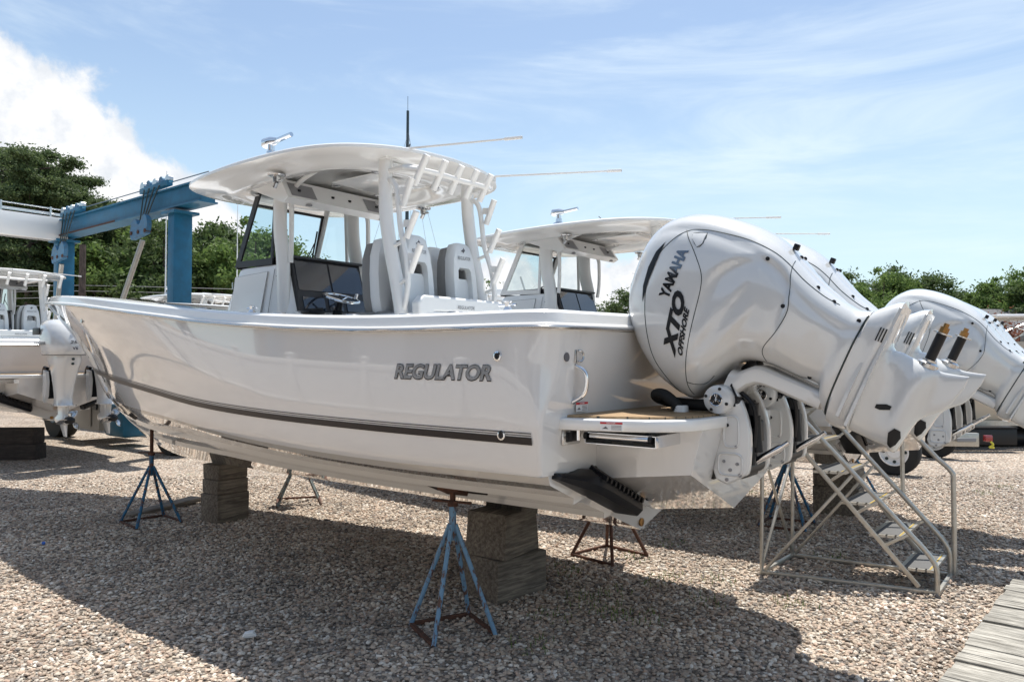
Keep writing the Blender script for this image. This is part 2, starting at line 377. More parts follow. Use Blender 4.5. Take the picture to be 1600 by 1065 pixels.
def eng_loft(alist, T_, B_, n=40, split=None):
    ring = []
    for a in alist:
        tt, bb = sm(a, T_), sm(a, B_); c = (tt+bb)/2; h = (tt-bb)/2; r_ = []
        for k in range(n):
            th = 2*math.pi*k/n; cs = math.cos(th); q = math.copysign(abs(cs)**.72, cs); b_ = c+h*q*.9995
            w_ = eng_w(a, b_); r_.append(E3(a, b_ if abs(q) < .999 else c+h*q, w_ if math.sin(th) >= 0 else -w_))
        ring.append(r_)
    return ring
def surf(a, b_, sg=1, eps=.003): return E3(a, b_, sg*(eng_w(a, b_)+eps))
SIDES = [1]
def eng_line(mb, pts, r=.0025, both=True, n=8):
    P_ = smooth_path([(p[0], p[1], 0) for p in pts], n)
    for sg in SIDES:
        mb.tube([surf(p[0], p[1], sg, -.0005) for p in P_], r, 5)
def eng_patch(mb, poly, eps=.003, both=True, sub=4):
    # filled patch laid on the surface
    bm = bmesh.new(); vs = [bm.verts.new((p[0], p[1], 0)) for p in poly]; bm.faces.new(vs)
    bmesh.ops.triangulate(bm, faces=bm.faces[:]); 
    for _ in range(sub): bmesh.ops.subdivide_edges(bm, edges=[e for e in bm.edges if e.calc_length() > .03], cuts=1)
    bmesh.ops.triangulate(bm, faces=bm.faces[:]); bm.verts.index_update()
    V = [tuple(v.co) for v in bm.verts]; Fs = [tuple(v.index for v in f.verts) for f in bm.faces]; bm.free()
    for sg in SIDES: mb.add([surf(x_, y_, sg, eps) for x_, y_, _ in V], Fs)
def rbox(poly_fn): pass
def make_engine(root, loc, tilt, extras=True, nm='outboard_motor'):
    al = [-.944+.0015, -.942+.006, -.93, -.915]+[-.90+.02*i for i in range(66)]
    al = [-.9425, -.938, -.93, -.922, -.912]+[-.90+.0115*i for i in range(114)]
    al = [a for a in al if a < .395]+[.397]
    leg = MB(); leg.rings(eng_loft([.40, .41, .425, .44, .46, .48, .495, .505, .515, .525, .53, .54, .56, .58, .60, .62, .64, .66, .68, .70, .715, .73, .745, .76, .775, .785, .80, .82, .84, .86, .88, .90], LT, LB, 32))
    # splash plate flange and trailing fin of the anti-ventilation plate
    for a0, w_, b0, b1 in ((.462, .165, .13, .60), (.512, .15, .10, .79)):
        leg.prism([E3(a0, b0, 0), E3(a0, b0+.05, w_), E3(a0, (b0+b1)/2, w_+.005), E3(a0, b1, w_*.75), E3(a0, b1+.01, 0), E3(a0, b1, -w_*.75), E3(a0, (b0+b1)/2, -w_-.005), E3(a0, b0+.05, -w_)], E3(.014, 0, 0))
    E_ = leg.build(nm, enam, root, 40); E_.location = loc; E_.rotation_euler = (0, tilt, 0)
    c = MB(); c.rings(eng_loft(al, TOP, BOT, 88)); c.build('cowling', enam, E_, 50)
    # top spine cap: raised strip along the crown with a rear fairing
    c = MB(); ring = []
    for i in range(40):
        a = -.93+i*1.215/39; tt = sm(a, TOP); e = min(1, (a+.94)/.12)*min(1, (.30-a)/.10+.05); ww = sm(a, WID)*.62*(.9 if a < .0 else .9-.55*(a/.29)); ring.append([E3(a, tt+.012*e+(-.055)*abs(q)**2.5-.004, q*ww) for q in [-1+j/6 for j in range(13)]]+[E3(a, tt-.09, q*ww) for q in (1, 0, -1)])
    c.rings(ring); c.build('crown_fairing', enam, E_, 40)
    for sg in (1, -1):
        SIDES[:] = [sg]
        for path, r_ in (([(-.655, .80), (-.60, .755), (-.528, .698), (-.444, .615), (-.408, .535), (-.38, .356), (-.342, .142), (-.307, .013), (-.275, -.05)], .0025),
            ([(-.044, .835), (.02, .70), (.063, .587), (.05, .47), (.013, .352), (.03, .29)], .0025),
            ([(-.36, -.072), (-.45, -.02), (-.55, .055), (-.63, .17), (-.70, .31), (-.742, .44), (-.745, .60), (-.70, .72), (-.64, .80), (-.55, .835), (-.40, .855), (-.28, .86), (-.15, .845), (-.06, .815), (.06, .755), (.17, .715), (.25, .70)], .003),
            ([(-.307, .013), (-.24, .03), (-.20, .10)], .0025), ([(.394, .15), (.394, .3), (.394, .5), (.394, .70)], .004)):
            l = MB(); eng_line(l, path, r_); l.build('panel_seam', dark, E_)
        v = MB(); eng_patch(v, [(-.735, .70), (-.768, .63), (-.778, .53), (-.765, .42), (-.728, .33), (-.738, .46), (-.735, .58)], .004); v.build('air_intake', blackp, E_)
        if extras:
            v = MB(); eng_patch(v, [(-.603, .795), (-.529, .822), (-.513, .762), (-.532, .733), (-.585, .768)], .006); v.build('inspection_window', enam, E_)
            v = MB(); eng_line(v, [(-.603, .795), (-.529, .822), (-.513, .762), (-.532, .733), (-.585, .768), (-.603, .795)], .003, n=2); v.build('window_trim', dark, E_)
        for a, b_ in ((-.055, .862), (.03, .60), (-.15, .80), (-.225, .02), (.26, .30), (.37, .66), (.12, .745), (.22, .705)):
            v = MB(); p = surf(a, b_, sg, 0); v.lathe([(.0, -.002), (.011, -.002), (.011, .004), (.006, .004), (.0, .001)] if sg > 0 else [(.0, .002), (.011, .002), (.011, -.004), (.006, -.004), (.0, -.001)], p, 'Y', 12, False); v.build('bolt', blackp, E_)
        fl = (lambda v_: v_) if sg > 0 else (lambda v_: 1-v_)
        v = MB(); put_text(v, 'YAMAHA', lambda u, v_: surf(-.565-.070*fl(v_), .405+.295*u, sg, .004), off=.045); v.build('maker_lettering', lchrome, E_)
        v = MB(); put_text(v, 'XTO', lambda u, v_: surf(-.405-.088*fl(v_)-.06*u, .115+.36*u, sg, .004), shear=.3, off=.06); v.build('model_lettering', blackp, E_)
        v = MB(); put_text(v, 'OFFSHORE', lambda u, v_: surf(-.365-.034*fl(v_)-.055*u, .145+.265*u, sg, .004), shear=.3, off=.045); v.build('series_lettering', blackp, E_)
        for k in range(3): v = MB(); a0 = .478+.013*k; eng_patch(v, [(a0, .60), (a0+.006, .60), (a0+.006, .67), (a0, .67)], .004, sub=1); v.build('exhaust_louvre', blackp, E_)
        v = MB(); eng_patch(v, [(.598, .285), (.622, .285), (.665, .305), (.665, .325), (.64, .325), (.598, .305)], .004, sub=2); v.build('anode_slot', blackp, E_)
        v = MB(); eng_patch(v, [(.702, .20), (.72, .232), (.748, .228), (.760, .195), (.752, .155), (.736, .128), (.718, .14)], .007, sub=4); v.build('water_intake', blackp, E_)
        # crown fastener block
        if sg > 0: v = MB(); v.box(E3(-.095, .905, .05*sg), (.035, .03, .03), None, .005); v.build('fairing_catch', blackp, E_)
    if extras:
        v = MB(); c0 = E3(.715, .57, 0)
        v.lathe([(0, .01), (.05, .01), (.05, -.01), (.032, -.02), (.032, -.03), (0, -.03)], c0, 'X', 20, False); v.build('shaft_collar', steel, E_); v = MB()
        v.lathe([(0, -.165), (.045, -.165), (.045, -.172), (0, -.172)], c0, 'X', 20, False); v.build('thrust_washer', steel, E_)
        v = MB(); v.tube([c0+Vector((-.02, 0, 0)), c0+Vector((-.165, 0, 0))], .024, 16); v.build('propeller_shaft', blackp, E_)
        v = MB(); v.lathe([(0, -.172), (.022, -.172), (.022, -.20), (.013, -.20), (.013, -.22), (0, -.22)], c0, 'X', 8, False); v.build('shaft_nut', brass, E_)
    # swivel arm (tilts with the motor)
    v = MB(); ring = []
    for f in [i/14 for i in range(15)]:
        a = lerp(-.13, .36, f); cb = .205-.14*math.exp(-((f-.02)/.16)**2); h = .05+.055*math.exp(-(f/.22)**2); w_ = lerp(.17, .12, f)
        ring.append([E3(a, cb+h*math.copysign(abs(math.cos(th))**.42, math.cos(th)), w_*math.copysign(abs(math.sin(th))**.42, math.sin(th))) for th in [2*math.pi*k/20 for k in range(20)]])
    v.rings(ring)
    v.build('swivel_arm', enam, E_)
    v = MB(); v.tube([E3(-.10, .13, .12), E3(-.09, .09, .17), E3(-.04, .05, .175), E3(-.02, .02, .15)], .006, 8); v.lathe([(0, .0), (.022, 0), (.022, .03), (0, .03)], E3(-.03, .03, .14), 'Y', 12, False); v.tube([E3(-.05, .245, .0), E3(-.09, .16, 0)], .05, 12); v.build('trim_sensor', blackp, E_)
    # ---- clamp bracket: does not tilt
    CX, CZ_ = .106, .042
    plate = [(p.x, p.y) for p in smooth_path([(.175, .105, 0), (.10, .125, 0), (.026, .09, 0), (-.027, -.012, 0), (-.058, -.15, 0), (-.048, -.34, 0), (-.02, -.375, 0)], 4)]+[(.02, -.40), (.075, -.43), (.14, -.405), (.158, -.35), (.124, -.19), (.10, -.07), (.165, .0), (.19, .06)]
    def part(K, nm, m, ang=35):
        o = K.build(nm, m, E_, ang); o.rotation_euler = (0, -tilt, 0); return o
    for sg in (1, -1):
        K = MB(); K.prism([(x_, sg*.125, z_) for x_, z_ in plate], (0, sg*.045, 0)); ko = part(K, 'clamp_bracket', enam)
        bo = ko.modifiers.new('b', 'BEVEL'); bo.width = .012; bo.segments = 3; bo.limit_method = 'ANGLE'
        for cx, cz, w_, h_ in ((.048, -.135, .085, .17), (.055, -.315, .135, .12)):
            K = MB(); P_ = [(cx+w_/2*math.copysign(abs(math.cos(th))**.45, math.cos(th)), sg*.170, cz+h_/2*math.copysign(abs(math.sin(th))**.45, math.sin(th))) for th in [2*math.pi*k/24 for k in range(25)]]; K.tube(P_, .007, 6, False); part(K, 'pocket_rim', enam)
        for x_, z_, r_ in ((.07, -.10, .010), (.02, -.215, .008), (.015, -.31, .009), (.09, -.30, .009), (.055, -.345, .010), (.0, -.37, .011), (.075, -.40, .010)):
            K = MB(); K.lathe([(0, .0), (r_, 0), (r_, .006*sg), (0, .006*sg)], (x_, sg*.170, z_), 'Y', 10, False); part(K, 'bolt', lead if z_ < -.12 else blackp)
        K = MB(); K.lathe([(0, sg*.235), (.056, sg*.235), (.076, sg*.226), (.081, sg*.212), (.081, sg*.165), (0, sg*.165)], (CX, 0, CZ_), 'Y', 32, False); cp = part(K, 'pivot_cap', enam, 30)
        K = MB(); K.lathe([(0, .236*sg), (.036, .236*sg), (.036, .2385*sg), (0, .2385*sg)], (CX, 0, CZ_), 'Y', 24, False); part(K, 'cap_badge', blackp)
        for a in (.3, 1.9, 3.5, 5.2): K = MB(); K.lathe([(0, .23*sg), (.009, .231*sg), (.009, .2375*sg), (0, .2375*sg)], (CX+.062*math.cos(a), 0, CZ_+.062*math.sin(a)), 'Y', 10, False); part(K, 'bolt', blackp)
        K = MB()
        for a in range(3):
            th = R(90+120*a); c_, s_ = math.cos(th), math.sin(th); P = lambda r_, o_: (CX+r_*c_-o_*s_, .240*sg, CZ_+r_*s_+o_*c_)
            K.tube([P(-.010, 0), P(.014, 0)], .002, 5); K.tube([P(.029, .006), P(.018, .006), P(.014, 0), P(.018, -.006), P(.029, -.006)], .002, 5)
        K.tube([(CX+.034*math.cos(a), .239*sg, CZ_+.034*math.sin(a)) for a in [2*math.pi*k/24 for k in range(25)]], .003, 6, False); part(K, 'tuning_fork_emblem', chrome)
        K = MB(); K.box((.045, sg*.1715, .012), (.045, .003, .017)); part(K, 'maker_plate', blackp)
    K = MB(); K.tube([(-.0, 0, -.325), (-.16, 0, -.225), (-.175, 0, -.215), (-.21, 0, -.19)], [.020, .020, .013, .013], 14); part(K, 'trim_rod', chrome, 60)
    K = MB(); K.box((.06, 0, -.17), (.10, .24, .40), None, .01); K.tube([(.0, 0, .02), (.01, 0, -.30)], .045, 14); K.tube([(.0, -.11, -.335), (.0, .11, -.335)], .04, 14); K.tube([(-.03, .07, -.32), (-.03, .07, -.12)], .02, 10); K.box((-.02, -.05, -.14), (.05, .08, .12), None, .01); K.box((.04, 0, -.36), (.09, .23, .08), None, .02); K.tube(smooth_path([(.03, .10, .09), (-.05, .11, .02), (-.065, .10, -.08), (-.05, .09, -.22)], 5), .013, 8); K.tube([(-.045, .05, -.05), (-.055, .05, -.25)], .028, 12); K.box((.165, 0, -.16), (.02, .30, .50), None, .004); part(K, 'tilt_cylinder', blackp)
    return E_
def make_upright_engine(root, loc, txt='250'):
    # older style outboard hanging straight down, with propeller; x=-aft, z up
    E_ = None
    def ring(z, x0, x1, w_, n=28, e=.75):
        c = (x0+x1)/2; h = (x1-x0)/2
        return [Vector((c+h*math.copysign(abs(math.cos(th))**e, math.cos(th)), w_*math.copysign(abs(math.sin(th))**e, math.sin(th)), z)) for th in [2*math.pi*k/n for k in range(n)]]
    m = MB(); m.rings([ring(*a) for a in ((.30, -.62, .05, .19), (.22, -.62, .02, .20), (.10, -.58, -.06, .17), (-.05, -.52, -.10, .15), (-.25, -.47, -.12, .125), (-.42, -.44, -.13, .11), (-.52, -.45, -.14, .115), (-.56, -.47, -.13, .12), (-.565, -.42, -.15, .06), (-.72, -.42, -.14, .05), (-.78, -.48, -.08, .075), (-.86, -.48, -.09, .07), (-.90, -.42, -.20, .03), (-1.10, -.44, -.32, .008))])
    m.prism([(-.10, .05, -.565), (-.2, .13, -.565), (-.42, .14, -.565), (-.58, .06, -.565), (-.60, 0, -.565), (-.58, -.06, -.565), (-.42, -.14, -.565), (-.2, -.13, -.565), (-.10, -.05, -.565)], (0, 0, .015))
    E_ = m.build('outboard_motor', enam, root, 40); E_.location = loc
    m = MB(); m.rings([ring(*a) for a in ((.31, -.66, .08, .25), (.38, -.69, .10, .275), (.52, -.68, .13, .285), (.68, -.64, .16, .275), (.82, -.56, .18, .25), (.90, -.44, .17, .20), (.935, -.30, .12, .11), (.94, -.2, .0, .02))]); m.build('cowling', enam, E_, 40)
    m = MB(); m.tube([v*1 for v in [Vector((a.x*1.0, a.y*1.0, .312)) for a in ring(.312, -.665, .085, .253)]+[Vector(ring(.312, -.665, .085, .253)[0])]], .004, 5, False)
    for z in (.24, .16): m.lathe([(0, -.0), (.022, 0), (.022, -.01), (0, -.01)], (-.617 if z > .2 else -.605, .0, z), 'X', 10, False)
    m.build('panel_seam', dark, E_)
    m = MB(); m.lathe([(0, 0), (.035, 0), (.035, -.008), (0, -.008)], (-.636, 0, .74), 'X', 16, False); m.build('round_emblem', mat('emblem_blue', (.03, .10, .2), .3), E_)
    m = MB(); put_text(m, txt, lambda u, v_: Vector((-.690, .075-.15*u, .50+.055*v_)), off=.03, shear=.2); m.build('power_lettering', lchrome, E_); m = MB(); put_text(m, 'V6', lambda u, v_: Vector((-.688, .04-.08*u, .40+.05*v_)), off=.03); m.build('cylinder_lettering', lchrome, E_)
    m = MB(); put_text(m, 'YAMAHA', lambda u, v_: Vector((.06-.42*u, .289, .48+.06*v_)), off=.02); m.build('maker_lettering', greytx, E_)
    m = MB(); m.box((.0, .28, .72), (.26, .02, .12), None, .008); m.build('air_intake', blackp, E_)
    m = MB()
    for sg in (1, -1): m.prism([(x_, sg*.13, z_) for x_, z_ in ((.02, .05), (-.08, .02), (-.12, -.15), (-.1, -.4), (-.03, -.52), (.02, -.48))], (0, sg*.045, 0))
    m.build('clamp_bracket', enam, E_)
    m = MB(); m.box((-.03, 0, -.2), (.08, .24, .5)); m.tube([(.05, .10, .07), (.12, .11, .09), (.17, .10, .05), (.19, .1, -.03)], .03, 8); m.build('tilt_cylinder', blackp, E_)
    m = MB(); m.lathe([(0, -.60), (.03, -.60), (.06, -.58), (.065, -.48), (0, -.48)], (0, 0, -.81), 'X', 16, False); m.build('propeller_hub', blackp, E_)
    for k in range(3):
        m = MB(); th0 = R(90+120*k+20); g_ = []
        for i in range(6):
            r_ = .05+.135*i/5; row = []
            for j in range(6):
                wd = .55*math.sin(math.pi*(.25+.65*i/5)); th = th0+(j/5-.5)*wd*1.6; row.append((-.54-(j/5-.5)*.10*(1-.3*i/5), r_*math.cos(th), -.81+r_*math.sin(th)))
            g_.append(row)
        m.grid(g_); o = m.build('propeller_blade', steel, E_); md = o.modifiers.new('s', 'SOLIDIFY'); md.thickness = .006
    return E_
# ------------------------------------------------------------ boat
def make_boat(name, label, kind):
    root = empty(name, label=label, cat='boat', group='white centre console boats on the gravel')
    big = 1.10 if kind == 'triple' else 1.0
    build_hull(root)
    mb = MB(); strip(mb, [(0, 0), (-.006, .02), (0, .045), (.012, .085), (.03, .10), (.06, .105), (.26, .105), (.285, .09), (.29, .0), (.29, -.75)]); mb.build('gunwale', gelw, root, 30)
    mb = MB(); P_ = offset_path(sheer_path(), -.008, .012)
    mb.tube(P_, .021, 8, flat=.9); mb.tube(mirror(P_), .021, 8, flat=.9); mb.build('rub_rail', tubew, root, 60)
    mb = MB(); P2 = offset_path(sheer_path(), -.026, .006); mb.tube(P2, .009, 6); mb.tube(mirror(P2), .009, 6); mb.build('rub_rail_insert', steel, root, 60)
    # cockpit sole and foredeck
    Q = offset_path(sheer_path(), .27, 0); mb = MB(); row = [Vector((q.x, min(q.y, 1.18-max(0, (q.x-2)*.16)), 1.36+max(0, (q.x-3))*.12)) for q in Q if q.x < 5.4]; mb.grid([row, mirror(row)]); mb.build('cockpit_sole', gelw, root)
    Q = [q for q in Q if q.x > 4.9]; mb = MB(); row = [Vector((q.x, q.y, q.z+.09)) for q in Q]; mb.grid([row, mirror(row)]); mb.build('foredeck', gelw, root)
    # stripe: band plus two thin lines
    SZ = [(-1.22, 1.335), (0, 1.35), (1, 1.37), (2, 1.41), (3, 1.485), (4, 1.55), (5, 1.60), (6.0, 1.625), (6.95, 1.635)]
    mb = MB()
    for z0, z1 in ((0, .040), (.047, .051), (.059, .064)):
        for sg in (1, -1):
            g_ = []
            for i in range(61):
                s = -1.275+i*(7.0+1.235)/60; zz = sm(s, SZ); row = []
                for q in (0, .5, 1):
                    z_ = zz+lerp(z0, z1, q); row.append((s, sg*(hull_t(s, z_)+.004), z_))
                g_.append(row)
            mb.grid(g_)
    mb.build('side_stripe', stripe_m, root)
    mb = MB(); dk = MB()
    for sg in (1, -1):
        mb = MB(); dk = MB()
        def f(u, v_, o=.006):
            s = -.335-.70*u; s += .0; z_ = 1.672+.085*v_-.004*u; return Vector((s, hull_t(s, z_)+o, z_))
        if sg > 0:
            put_text(mb, 'REGULATOR', lambda u, v_: f(u, v_, .007), shear=.25, off=.03); put_text(dk, 'REGULATOR', lambda u, v_: f(u*1.01-.008, v_*1.10-.07, .004), shear=.25, off=.05)
        else:
            put_text(mb, 'REGULATOR', lambda u, v_: Vector((f(1-u, v_).x, -f(1-u, v_).y, f(1-u, v_).z)), off=.03)
        mb.build('name_lettering', lchrome, root)
        if sg > 0: dk.build('lettering_outline', blackp, root)  # dark outline layer just behind the chrome letters
    # through hull fittings
    for s, z_ in ((-1.075, 1.80), (-1.085, 1.378)):
        mb = MB(); db = MB(); y_ = hull_t(s, z_); mb.lathe([(.016, -.004), (.028, -.004), (.026, .008), (.018, .010), (.016, .004)], (s, y_, z_), 'Y', 20, False); db.lathe([(0, .001), (.017, .001), (.017, .003), (0, .003)], (s, y_, z_), 'Y', 16, False)
        ft_ = mb.build('through_hull_fitting', chrome, root); db.build('fitting_bore', blackp, ft_)
    mb = MB(); mb.lathe([(0, 0), (.02, 0), (.02, .012), (0, .012)], (4.615, hull_t(4.615, 2.18), 2.18), 'Y', 12, False); mb.build('bow_thruster_light', steel, root)
    # transom bracket and platform
    mb = MB(); ring = []
    for s, z1, zc_, zk, rk in ((-1.25, 1.43, 1.09, .79, 0), (-1.98, 1.43, 1.17, .865, 1)):
        pts = [(.80, z1), (.80, zc_), (0, zk), (-.80, zc_), (-.80, z1)]
        ring.append([Vector((s-(.27*(z_-.865)-.17 if rk else 0), t_, z_)) for t_, z_ in pts])
    mb.rings(ring, True); mb.build('engine_bracket', gel, root, 20)
    pl = [(-1.22, 1.22), (-1.42, 1.20), (-1.62, 1.15), (-1.78, 1.08), (-1.88, 1.0), (-1.94, .90), (-1.97, .78), (-1.98, .60), (-1.98, .0)]; pl = pl+[(a, -b_) for a, b_ in pl[::-1][1:]]
    mb = MB()
    def off(p, k): return (p[0]*1, p[1]*k)
    rr = []
    for sc_, dx, z_ in ((.97, .02, 1.408), (.996, .004, 1.409), (1, 0, 1.414), (1, 0, 1.463), (.997, .003, 1.468), (.99, .008, 1.470)): rr.append([Vector((a+dx, b_*sc_, z_)) for a, b_ in pl])
    mb.rings(rr); mb.build('swim_platform', gelw, root, 50)
    mb = MB(); mb.prism([(a+.05 if a < -1.3 else a, b_*.945, 1.471) for a, b_ in pl], (0, 0, .012)); mb.build('teak_decking', teak, root)
    # interceptor trim tab
    for sg in (1, -1):
        mb = MB(); A = Vector((-1.29, sg*1.22, 1.13)); B = Vector((-1.185, sg*.25, .745)); d = (B-A).normalized(); n_ = Vector((-.25, sg*-.30, .92)).normalized()
        Lg = (B-A).length
        def q(f, h, o): return A+d*f*Lg+n_*h+Vector((-o, 0, 0))
        rg = []
        for f, h1, o1 in ((-.01, .045, .03), (.0, .05, .05), (.13, .085, .12), (.20, .13, .17), (.26, .15, .19), (.80, .15, .19), (.82, .12, .17)):
            rg.append([q(f, .012, -.02), q(f, h1, -.02), q(f, h1, o1*.45), q(f, h1*.75, o1*.85), q(f, .05 if h1 > .06 else .03, o1), q(f, .012, o1*.9)])
        mb.rings(rg)
        t_ = mb.build('trim_tab', blackp, root, 25)
        mb = MB()
        for k in range(10):
            f = .25+k*.058; mb.bar(q(f, .158, .05), q(f-.015, .10, .19), .014, .03)
        for k in (.32, .62): mb.bar(q(k, .14, .02), q(k+.02, .18, .02), .05, .03)
        mb.build('tab_rib', blackp, t_)
    mb = MB(); mb.lathe([(0, 0), (.028, 0), (.028, -.01), (.014, -.012), (0, -.012)], (SK-.022, .035, .70), 'X', 16, False); mb.build('drain_plug', brass, root)
    mb = MB(); mb.lathe([(0, 0), (.03, 0), (.025, -.012), (0, -.012)], (-1.45, .42, .945), 'Z', 16, False); mb.build('anode', steel, root)
    ts = lambda z_: lerp(SA, SG, (z_-ZA)/(1.945-ZA))
    # vent bezel, folding ladder, handle, tow eye
    mb = MB(); mb.box((ts(1.37)-.008, 1.10, 1.365), (.02, .17, .09), None, .009); o = mb.build('vent_bezel', steel, root)
    mb = MB(); mb.box((ts(1.37)-.020, 1.10, 1.365), (.008, .12, .055), None, .002); mb.build('vent_opening', blackp, root)
    mb = MB(); mb.box((-1.62, .93, 1.333), (.42, .30, .004)); mb.box((-1.62, .93, 1.39), (.42, .30, .004)); mb.box((-1.41, .93, 1.361), (.004, .30, .055)); mb.box((-1.83, .93, 1.361), (.004, .30, .055))
    mb.box((-1.62, .785, 1.361), (.42, .004, .055)); mb.tube([(-1.44, 1.07, 1.372), (-1.80, 1.07, 1.372)], .017, 14); mb.tube([(-1.37, 1.085, 1.40), (-1.37, 1.085, 1.345)], .014, 10); lad = mb.build('boarding_ladder', chrome, root)
    mb = MB(); mb.tube([(-1.42, 1.06, 1.388), (-1.80, 1.06, 1.388)], .013, 10); mb.lathe([(0, .0), (.022, 0), (.022, .02), (0, .02)], (-1.425, 1.07, 1.372), 'X', 12, False); mb.lathe([(0, .0), (.022, 0), (.022, .02), (0, .02)], (-1.81, 1.07, 1.372), 'X', 12, False); mb.build('ladder_grip', blackp, lad)
    mb = MB(); mb.tube(smooth_path([(ts(1.75)-.0, 1.10, 1.75), (ts(1.72)-.055, 1.09, 1.715), (ts(1.66)-.07, 1.085, 1.655), (ts(1.6)-.055, 1.09, 1.59), (ts(1.56), 1.10, 1.55)]), .013, 12); mb.build('grab_handle', chrome, root)
    mb = MB(); z0 = 1.80; mb.box((ts(z0)-.004, 1.115, z0), (.008, .02, .07), None, .003); mb.tube([(ts(z0)-.012-.0, 1.10-.0, z0+.03)]+[(ts(z0)-.02, 1.10-.038*math.sin(a), z0+.03*math.cos(a)) for a in [math.pi*k/8 for k in range(1, 8)]]+[(ts(z0)-.012, 1.10, z0-.03)], .006, 8); mb.build('ski_tow_eye', steel, root)
    mb = MB(); mb.lathe([(0, 0), (.024, 0), (.024, -.006), (0, -.006)], (ts(1.8), 1.20, 1.795), 'X', 16, False); mb.build('oval_plate', greytx, root)
    # warning labels
    for (s, t_, z_, w_, h_, ax) in ((ts(1.53)-.012, 1.02, 1.522, .12, .050, 'T'), (-1.62, 1.150+.006, 1.438, .115, .044, 'S')):
        mb = MB(); rm = MB(); gm = MB()
        def q(u, v_, o=0): return Vector((s-o, t_+w_/2-w_*u, z_-h_/2+h_*v_)) if ax == 'T' else Vector((s+w_/2-w_*u, t_+.004-.0*u+.0+(-.030*(u-.5))*1.0+o, z_-h_/2+h_*v_))
        mb.add([q(0, 0), q(1, 0), q(1, 1), q(0, 1)], [(0, 1, 2, 3)]); rm.add([q(0, .76, .001), q(1, .76, .001), q(1, 1, .001), q(0, 1, .001)], [(0, 1, 2, 3)])
        put_text(rm if False else mb, 'DANGER', lambda u, v_: q(.3+.4*u, .81+.13*v_, .002), off=.02)
        for k in range(4): gm.add([q(.5, .12+.15*k, .001), q(.95, .12+.15*k, .001), q(.95, .17+.15*k, .001), q(.5, .17+.15*k, .001)], [(0, 1, 2, 3)])
        gm.add([q(.08, .2, .001), q(.38, .2, .001), q(.3, .35, .001), q(.26, .5, .001), q(.15, .3, .001)], [(0, 1, 2, 3, 4)])
        lo = mb.build('warning_label', whm, root); rm.build('label_header', redm, lo); gm.build('label_print', greytx, lo)
    # ---------------- superstructure
    def SP(s, t_, z_): return Vector((2.0+(s-2.0)*big+(.15 if big > 1 else 0), t_*big, z_))
    def spl(L_): return [SP(*p) for p in L_]
    # console body
    mb = MB(); ring = []
    for z_, s0, s1, w_ in ((1.30, 3.55, 1.72, .50), (1.9, 3.42, 1.85, .50), (2.17, 3.30, 2.02, .48), (2.2, 3.29, 2.06, .475), (2.56, 3.10, 2.165, .455), (2.64, 3.04, 2.20, .45), (2.66, 3.02, 2.24, .44)):
        n = 28; c = (s0+s1)/2; h = (s0-s1)/2
        ring.append([SP(c+h*math.copysign(abs(math.cos(th))**.28, math.cos(th)), w_*math.copysign(abs(math.sin(th))**.28, math.sin(th)), z_) for th in [2*math.pi*(k+.5)/n for k in range(n)]])
    mb.rings(ring); con = mb.build('console', gelw, root, 32)
    mb = MB()
    for sg in (1,):
        T = lambda z_: .50-.05*(z_-1.9)/.74+.004
        d = [(3.05, 2.10), (3.0, 2.58), (2.46, 2.60), (2.56, 2.10)]
        mb.prism([SP(a, T(z_), z_) for a, z_ in d], (0, .008, 0))
    dr = mb.build('console_door', gelw, con, 40)
    mb = MB(); mb.tube([SP(a, T(z_)+.006, z_) for a, z_ in d+d[:1]], .0035, 5, False); mb.tube([SP(a, T(z_)+.0015, z_) for a, z_ in ((2.36, 2.62), (2.46, 1.95))], .003, 5); mb.build('door_seam', lead, dr)
    mb = MB()
    for z_ in (2.22, 2.50): mb.box(SP(3.03, T(z_)+.01, z_), (.012, .008, .07))
    mb.build('hinge', steel, dr)
    mb = MB(); put_text(mb, '35' if kind == 'triple' else '31', lambda u, v_: SP(2.33-.06*u, T(2.56)+.006, 2.545+.035*v_), shear=.3, off=.03); mb.build('model_number', greytx, con)
    # recessed side window frame + glass
    def quadring(o_, i_, t_, dt):
        m = MB(); a = [SP(x_, t_+(tt if False else 0)-.05*(z_-2.65), z_) for x_, z_ in o_]; b_ = [SP(x_, t_-.05*(z_-2.65), z_) for x_, z_ in i_]; D = Vector((0, dt, 0))
        for P0_, P1_ in ((a, b_),):
            n = 4; vs = P0_+P1_+[v+D for v in P0_]+[v+D for v in P1_]; fs = []
            for k in range(n):
                k2 = (k+1) % n; fs += [(k, k2, n+k2, n+k), (2*n+k, 3*n+k, 3*n+k2, 2*n+k2), (k, 2*n+k, 2*n+k2, k2), (n+k, n+k2, 3*n+k2, 3*n+k)]
            m.add(vs, fs)
        return m
    oq = [(2.71, 3.42), (2.40, 3.43), (2.41, 2.66), (3.03, 2.68)]; iq = [(2.665, 3.365), (2.435, 3.37), (2.44, 2.72), (2.935, 2.735)]
    for sg in (1, -1):
        fo = quadring(oq, iq, .455*1, -.02)
        gmb = MB(); gmb.add([SP(x_, .447-.05*(z_-2.65), z_) for x_, z_ in iq], [(0, 1, 2, 3)])
        if sg < 0: fo.v = [(v[0], -v[1], v[2]) for v in fo.v]; gmb.v = [(v[0], -v[1], v[2]) for v in gmb.v]
        fr2 = fo.build('side_window_frame', dashb if kind != 'triple' and sg > 0 else tubew, con); gmb.build('side_window_pane', glass, fr2)
    # windscreen
    mb = MB(); W = [(2.76, .37, 3.26), (2.76, -.37, 3.26), (3.02, -.44, 2.68), (3.02, .44, 2.68)]; mb.add(spl(W), [(0, 1, 2, 3)]); ws = mb.build('windscreen', glass, con)
